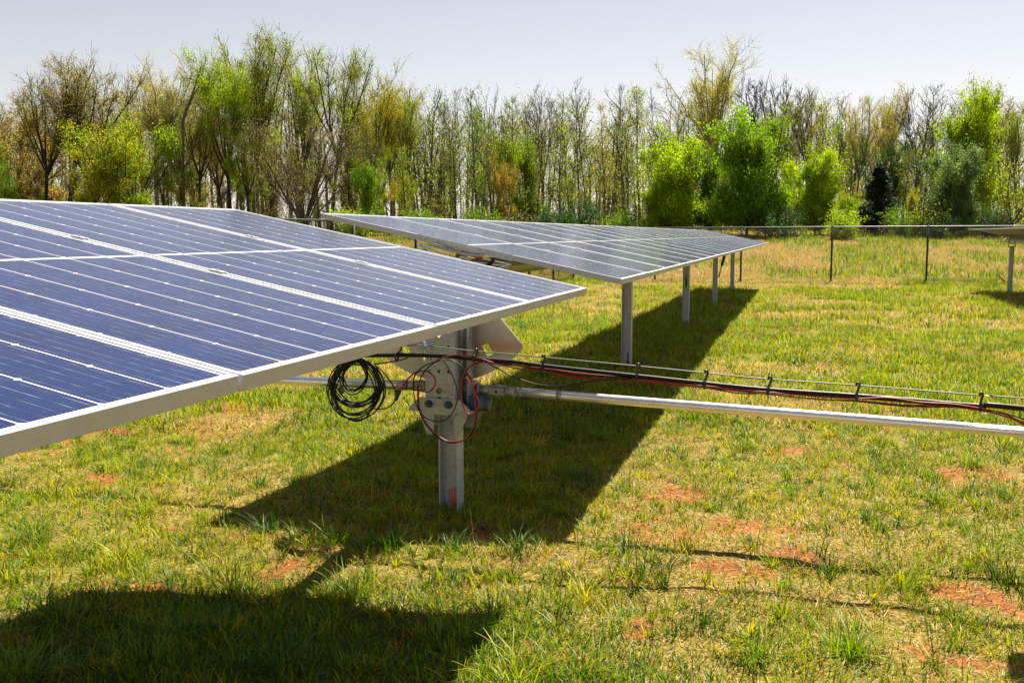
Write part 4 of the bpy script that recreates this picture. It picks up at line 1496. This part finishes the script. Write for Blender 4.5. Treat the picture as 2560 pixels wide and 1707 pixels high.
k_ = 2560/2352
T = [  # kind, display x, depth, display top y, leaf, bark, width, label
 ('bud0', -30, 82, 200, 'brown', GREY, 1.0, 'bare greyish tree cut off by the left edge of the photo'),
 ('mid1', 55, 84, 205, 'orange', BROWN, 1.3, 'orange leaved tree low at the far left between two bare crowns'),
 ('bud1', 112, 78, 165, 'brown', DARK, .9, 'dark leaning tree with brown buds left of the tallest brown crown'),
 ('bud2', 170, 76, 104, 'brown', DARK, 1.05, 'tallest brown budding tree at the left with dense dark branches'),
 ('bud0', 225, 80, 142, 'brown', DARK, .85, 'brown budding tree forking twice, right neighbour of the tallest brown crown'),
 ('tall0', 300, 86, 215, 'ochre', GREY, .9, 'ochre leaved tree behind the brightest yellow low tree'),
 ('tall2', 372, 82, 118, 'tan', PALE, 1.05, 'pale tan budding tree with whitish limbs between the brown and green crowns'),
 ('mid0', 205, 70, 275, 'yellow', DARK, 1.05, 'low yellow tree in front of the brown budding trees at the left'),
 ('mid1', 325, 71, 235, 'lime', DARK, 1.05, 'brightest yellow green low tree at the left, before the tan crown'),
 ('mid0', 35, 72, 330, 'green', DARK, .9, 'small green tree low at the far left above the panels'),
 ('bud1', 430, 84, 205, 'olive', BROWN, .9, 'olive brown thin tree beside the broken leaning trunk'),
 ('bud2', 468, 78, 225, 'tan', DARK, .8, 'brownish twiggy tree under the broken leaning trunk'),
 ('leafy0', 538, 77, 98, 'lime', DARK, .80, 'tall narrow bright green tree left of the highest crown'),
 ('tall3', 630, 80, 78, 'olive', DARK, 1.0, 'highest tree of the wood, dark forked trunk with olive leaves'),
 ('bare0', 610, 90, 80, 'brown', GREY, .8, 'bare grey top standing behind the highest olive tree'),
 ('tall0', 700, 88, 98, 'pale', GREY, .8, 'pale green tall crown just right of the highest olive tree'),
 ('vee0', 765, 82, 112, 'pale', DARK, .85, 'pale tree with wide V shaped limbs above the front table corner'),
 ('fan0', 705, 76, 250, 'brown', BROWN, 1.15, 'broad purple brown fan shaped tree below the pale V limbed tree'),
 ('bud1', 805, 80, 275, 'olive', BROWN, .8, 'olive twiggy tree right of the purple brown fan shaped tree'),
 ('tall2', 858, 84, 168, 'ochre', DARK, .75, 'dark limbed tree with ochre leaves left of the pole trees'),
 ('tall1', 905, 88, 205, 'ochre', GREY, .75, 'ochre rounded crown beside the dark limbed ochre tree'),
 ('bud2', 958, 86, 195, 'olive', GREY, .8, 'grey twiggy rounded tree at the left end of the pole trees'),
 ('dense2', 855, 76, 355, 'fresh', DARK, .7, 'small bright green young tree above the far corner of the back table'),
 ('pole3', 935, 78, 335, 'lime', DARK, 1.3, 'narrow leafy lime sapling, second bright one above the back table'),
 ('stick0', 1010, 84, 245, 'brown', GREY, .9, 'bare slim grey pole tree, leftmost of the pole trees'),
 ('stick1', 1036, 86, 238, 'brown', GREY, .9, 'bare slim pole tree with fine upright twigs beside the leftmost pole'),
 ('stick0', 1062, 82, 208, 'brown', GREY, .6, 'very thin bare spire rising left of a thin green pole tree'),
 ('pole2', 1098, 80, 198, 'green', GREY, 1.0, 'thin green leaved pole tree, tallest in the left part of the poles'),
 ('bare1', 1135, 90, 206, 'brown', GREY, .6, 'bare grey fan top behind the thin green pole trees'),
 ('pole3', 1180, 82, 222, 'pale', GREY, 1.1, 'pale leafy pole tree left of the sky gap in the middle'),
 ('dense2', 1172, 80, 290, 'lime', BROWN, .55, 'yellow green leafy tree low among the pole trees'),
 ('dense2', 1215, 82, 305, 'fresh', BROWN, .5, 'bright green leafy sapling by the sky gap in the middle'),
 ('bare0', 1247, 84, 194, 'brown', GREY, .75, 'bare grey rounded top right of the middle sky gap'),
 ('pole0', 1285, 80, 215, 'olive', GREY, 1.0, 'slim olive pole tree beside the bare grey rounded top'),
 ('stick1', 1333, 80, 192, 'brown', GREY, .9, 'bare grey spire, tallest of the middle pole trees'),
 ('pole1', 1352, 84, 235, 'olive', GREY, 1.0, 'olive pole tree close behind the tallest bare spire'),
 ('cone0', 1390, 79, 240, 'tan', BROWN, .8, 'narrow tan leaved cone left of the tan green pointed tree'),
 ('stick0', 1410, 84, 200, 'brown', GREY, .8, 'bare forked spire between two tan cone shaped trees'),
 ('cone1', 1470, 80, 203, 'olive', BROWN, 1.15, 'pointed tan green cone shaped tree left of the bright dense trees'),
 ('stick1', 1517, 90, 210, 'brown', GREY, .9, 'bare blue grey top right of the pointed cone shaped tree'),
 ('pole3', 1128, 78, 300, 'olive', BROWN, 1.0, 'low olive pole tree with hanging brown leaves among the poles'),
 ('mid1', 1160, 77, 345, 'orange', BROWN, .6, 'rusty orange small tree low among the pole trees'),
 ('pole2', 1310, 77, 290, 'pale', GREY, 1.2, 'pale low pole tree in the middle of the wood edge'),
 ('pole1', 1230, 77, 280, 'olive', GREY, 1.3, 'low dense olive pole tree below the bare grey rounded top'),
 ('pole3', 1050, 78, 270, 'olive', GREY, 1.3, 'low leafy olive pole tree at the left of the poles'),
 ('pole0', 1440, 77, 270, 'pale', GREY, 1.2, 'low pale pole tree left of the bright dense trees'),
 ('dense1', 1545, 74, 292, 'lime', BROWN, .95, 'bright green dense tree, left one of the three by the fence'),
 ('tall0', 1648, 86, 108, 'ochre', PALE, 1.0, 'tall yellow tan budding tree rising behind the bright dense trees'),
 ('bare1', 1700, 92, 160, 'brown', GREY, .5, 'bare grey limbs leaning right of the tall yellow tan tree'),
 ('dense0', 1712, 72, 243, 'fresh', DARK, .95, 'largest bright green dense tree with a dark inner crown by the fence'),
 ('dense2', 1630, 76, 330, 'green', DARK, .8, 'loose green tree filling in left of the largest dense tree'),
 ('twig0', 1762, 90, 178, 'brown', GREY, .9, 'fan of bare grey twigs right of the tall yellow tan tree'),
 ('pole3', 1800, 86, 235, 'olive', GREY, 1.3, 'thin olive tree behind the largest dense green tree'),
 ('bud1', 1850, 88, 205, 'brown', GREY, .7, 'brown budding rounded tree in the gap right of the largest dense tree'),
 ('cone0', 1895, 84, 240, 'olive', BROWN, 1.1, 'olive budding tree behind the small rounded bright tree'),
 ('dense1', 1868, 74, 328, 'lime', DARK, .85, 'rounded yellow green dense tree, right one of the three by the fence'),
 ('tall1', 1960, 88, 225, 'tan', GREY, .7, 'pale tan budding tree behind the dark cedar'),
 ('tall2', 2025, 90, 196, 'tan', GREY, .75, 'taller tan budding tree above the dark green rounded crown'),
 ('mid0', 2008, 78, 312, 'deep', DARK, .85, 'dark green rounded crown standing over the cedar'),
 ('cedar0', 2005, 73, 388, 'cedar', DARK, 1.15, 'dark cedar with a blackish dense crown behind the far fence'),
 ('dense2', 1945, 71, 440, 'lime', DARK, .9, 'low bright green sprawling bush left of the dark cedar'),
 ('bare0', 2090, 84, 205, 'brown', GREY, .75, 'bare dark stemmed tree between the cedar and the tall right green tree'),
 ('stick0', 2135, 88, 205, 'brown', GREY, 1.2, 'bare slim grey tree left of the tall right green tree'),
 ('dense0', 2195, 80, 196, 'lime', DARK, .62, 'tall light green leafy tree near the right edge'),
 ('dense1', 2185, 72, 318, 'sage', DARK, .85, 'blue green dense tree with whitish leaves in front of the tall right tree'),
 ('bud0', 2250, 88, 208, 'brown', GREY, .75, 'reddish brown budding crown behind the tall right green tree'),
 ('mid1', 2240, 75, 355, 'lime', BROWN, .7, 'loose yellow green tree right of the whitish leaved one'),
 ('small0', 2312, 70, 375, 'olive', DARK, 1.0, 'small tree with a curved dark trunk by the far right panel'),
 ('bud2', 2330, 84, 240, 'olive', GREY, .7, 'thin olive grey tree cut off by the right edge of the photo'),
 ('tall3', 2420, 84, 220, 'olive', GREY, .8, 'olive tree just past the right edge of the photo'),
 ('dense2', 2090, 72, 430, 'yellow', BROWN, .5, 'small yellow leaved tree between the cedar and the blue green tree'),
 ('dense2', 1500, 73, 410, 'lime', BROWN, .7, 'low bright bush left of the three dense green trees'),
 ('bud1', 380, 74, 330, 'tan', BROWN, .7, 'low tan twiggy tree right of the brightest yellow green tree'),
 ('bud0', 575, 75, 270, 'olive', DARK, .7, 'low olive twiggy tree at the foot of the highest olive tree'),
 ('bud1', 880, 80, 300, 'olive', GREY, .6, 'low olive twiggy tree behind the small bright young tree'),
 ('bud2', 740, 90, 300, 'olive', GREY, .8, 'low olive tree seen between the purple fan and the ochre crown'),
 ('bud0', 520, 88, 250, 'brown', BROWN, .8, 'brown twiggy tree behind the foot of the narrow bright green tree'),
 ('bud1', 270, 88, 260, 'tan', GREY, .8, 'tan twiggy tree in the gap above the two low yellow trees'),
 ('pole0', 1560, 84, 235, 'olive', GREY, 1.2, 'slim olive tree above the left dense green tree'),
 ('pole1', 2060, 76, 350, 'olive', GREY, 1.1, 'low olive sapling right of the dark cedar'),
]
for kind, dx_, dep, ty_, lc, bk, wx_, lab in T:
    nm = ('cedar_tree' if 'cedar' in kind else 'bare_tree' if PROTO[kind][1] is None else 'young_tree' if kind[:4] in ('pole', 'stic', 'cone') else 'leafy_tree' if 'dense' in kind else 'deciduous_tree')
    tree(kind, dx_*k_, dep, ty_*k_, LC[lc], bk, lab, nm, wx=wx_)
# the broken leaning trunk
x, y = at_depth(428*k_, 76); z = float(terrain(x, y))
root = thing('broken_tree', 'broken dead trunk leaning right with a forked bare tip', 'tree', (x, y, z), 'trees of the wood behind the fence')
g_ = TreeGen(5)
hz = lambda ty: CAM_H+(PH/2-F_PX*math.tan(PITCH)-ty*k_)/F_PX*76
xe, ye = at_depth(482*k_, 76)
A_ = np.array((x, y, z)); B_ = np.array((xe, ye, hz(168)))
M_ = np.array((*at_depth(436*k_, 76), hz(285)))
p_ = np.array([A_+(M_-A_)*t for t in (0, .33, .66, 1)]+[M_+(B_-M_)*t+np.array([0, 0, math.sin(t*9)*.12]) for t in (.25, .5, .75, 1)])
g_.poly(p_, [.13, .12, .12, .12, .11, .09, .06, .025])
g_.limb(p_[-3], (.6, .2, .75), 1.9, .06, .02, .08, .02, 4)
g_.limb(p_[-2], (.2, .1, 1), 1.2, .04, .015, .08, .02, 4)
t_ = put('trunk', np_mesh('broken_trunk', np.concatenate(g_.V), [np.concatenate(g_.F)], [M_BARK], smooth=True), root)
t_.location = (-x, -y, -z); t_.color = (*GREY, 1)

# shrubs one can tell apart along the wood edge; deep leaves are painted shade
SH = [('brush0', 560, 71, 470, 'brown', 'brown leafless brush at the foot of the highest olive tree'), ('shrub0', 820, 71, 470, 'lime', 'yellow green bush just left of the back table corner'),
      ('shrub1', 1120, 70, 475, 'green', 'green bush under the pole trees behind the back table'), ('brush0', 1190, 70, 465, 'brown', 'tan brush under the rusty small tree'),
      ('shrub0', 1260, 70, 472, 'deep', 'bush below the middle pole trees, leaves coloured dark for shade'), ('shrub1', 1330, 71, 455, 'deep', 'rounded bush right of the middle pole trees, leaves coloured dark for shade'),
      ('shrub0', 1430, 70, 475, 'green', 'leafy green bush left of the three dense trees by the fence'), ('shrub1', 1785, 69, 470, 'deep', 'bush between the largest and the right dense trees, leaves coloured dark for shade'),
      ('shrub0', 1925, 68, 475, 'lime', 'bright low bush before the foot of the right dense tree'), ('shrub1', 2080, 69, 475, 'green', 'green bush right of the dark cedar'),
      ('brush0', 2120, 69, 440, 'olive', 'thin olive brush left of the blue green tree'), ('shrub0', 2270, 68, 480, 'deep', 'low bush right of the blue green tree, leaves coloured dark for shade'),
      ('shrub1', 2150, 68, 490, 'deep', 'bush under the blue green tree, leaves coloured dark for shade'), ('shrub0', 980, 71, 472, 'green', 'green bush above the far left corner of the back table')]
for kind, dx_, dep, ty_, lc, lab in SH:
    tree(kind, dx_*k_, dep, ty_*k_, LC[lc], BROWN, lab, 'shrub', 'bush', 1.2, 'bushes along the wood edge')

# the wood deeper in: a mass of trunks, twigs and thin leaves
gw = TreeGen(77); r_ = gw.r
LPC = []
for k in range(420):
    px_ = r_.uniform(-260, 2820); dep = r_.uniform(88, 132)
    x, y = at_depth(px_, dep); z = float(terrain(x, y))
    top_full = np.interp(px_, [0, 200, 450, 700, 900, 1100, 1400, 1600, 1900, 2200, 2560], [250, 190, 260, 150, 190, 270, 260, 270, 270, 260, 270])
    hor = PH/2-F_PX*math.tan(PITCH)
    H = (CAM_H+(hor-top_full)/F_PX*dep-z)*r_.uniform(.6, 1.0)
    H = max(5, H)
    tp = gw.limb((x, y, z-.3), (r_.normal(0, .05), r_.normal(0, .05), 1), H, r_.uniform(.09, .17)+(.12 if px_ < 1150 and r_.uniform() < .45 else 0), .03, .03, .01, 7)
    nb = 15
    for j in range(nb):
        i = r_.uniform(1.5, 6.9); kk = int(i)
        p = tp[kk]*(1-i+kk)+tp[kk+1]*(i-kk)
        L = H*r_.uniform(.12, .28)
        sp = gw.limb(p, gw.spread_dir(np.array([0, 0, 1.]), R(r_.uniform(22, 60))), L, .045, .018, .10, .06, 4)
        for m in range(4):
            w_ = gw.limb(sp[r_.integers(1, 4)], gw.spread_dir(unit(sp[3]-sp[1]), R(r_.uniform(20, 55))), L*.5, .017, .012, .13, .05, 3)
            nlf = int(r_.choice([0, 5, 11, 20], p=[.18, .3, .26, .26]))
            if nlf: gw.leaves(w_, nlf, .32, .15)
# low brush at the edge of the wood
for k in range(900):
    px_ = r_.uniform(-260, 2820); dep = r_.uniform(74, 112)
    x, y = at_depth(px_, dep); z = float(terrain(x, y))
    for q in range(3):
        sp = gw.limb((x+r_.normal(0, .5), y+r_.normal(0, .5), z-.1), gw.spread_dir(np.array([0, 0, 1.]), R(r_.uniform(3, 32))), r_.uniform(1.2, 4.6), .028, .012, .10, .03, 4)
        for m in range(3):
            w_ = gw.limb(sp[r_.integers(1, 4)], gw.spread_dir(unit(sp[3]-sp[1]), R(r_.uniform(20, 60))), r_.uniform(.5, 1.2), .013, .008, .15, .04, 3)
            nlf = int(r_.choice([1, 7, 15], p=[.4, .35, .25]))
            gw.leaves(w_, nlf, .20, .115)
P_ = np.concatenate(gw.LP); S_ = np.concatenate(gw.LS)
V_, F_ = leaf_faces(P_, S_, r_, .3)
fc = leaf_faces.col
hue = fbm(P_[:, 0], P_[:, 1], .16, 91, 3); hue = np.clip(sstep(.38, .66, hue)+.35*sstep(-.5, -.3, P_[:, 0]/P_[:, 1]), 0, 1)[:, None]
base = np.array((.27, .25, .055))*(1-hue)+np.array((.19, .28, .010))*hue
fc = fc*np.repeat(base, 4, axis=0)
nb_ = gw.n
m_leafw = leaf_material('distant_leaves', 'tint', .45)
bv = np.concatenate(gw.V); bf = np.concatenate(gw.F)
m_bw = plain('distant_bark', (.090, .078, .066), .9, 0, .25, .6)
cw = np.concatenate([np.ones((nb_, 3))*.1, fc])
me = np_mesh('distant_wood', np.concatenate([bv, V_]), [bf, F_[0]+nb_], [m_bw, m_leafw], colors=cw,
             mat_idx=np.concatenate([np.zeros(len(bf)), np.ones(len(F_[0]))]))
o = put('distant_wood', me); o['kind'] = 'stuff'; o['label'] = 'mass of thin trunks, brush and budding twigs deeper in the wood'
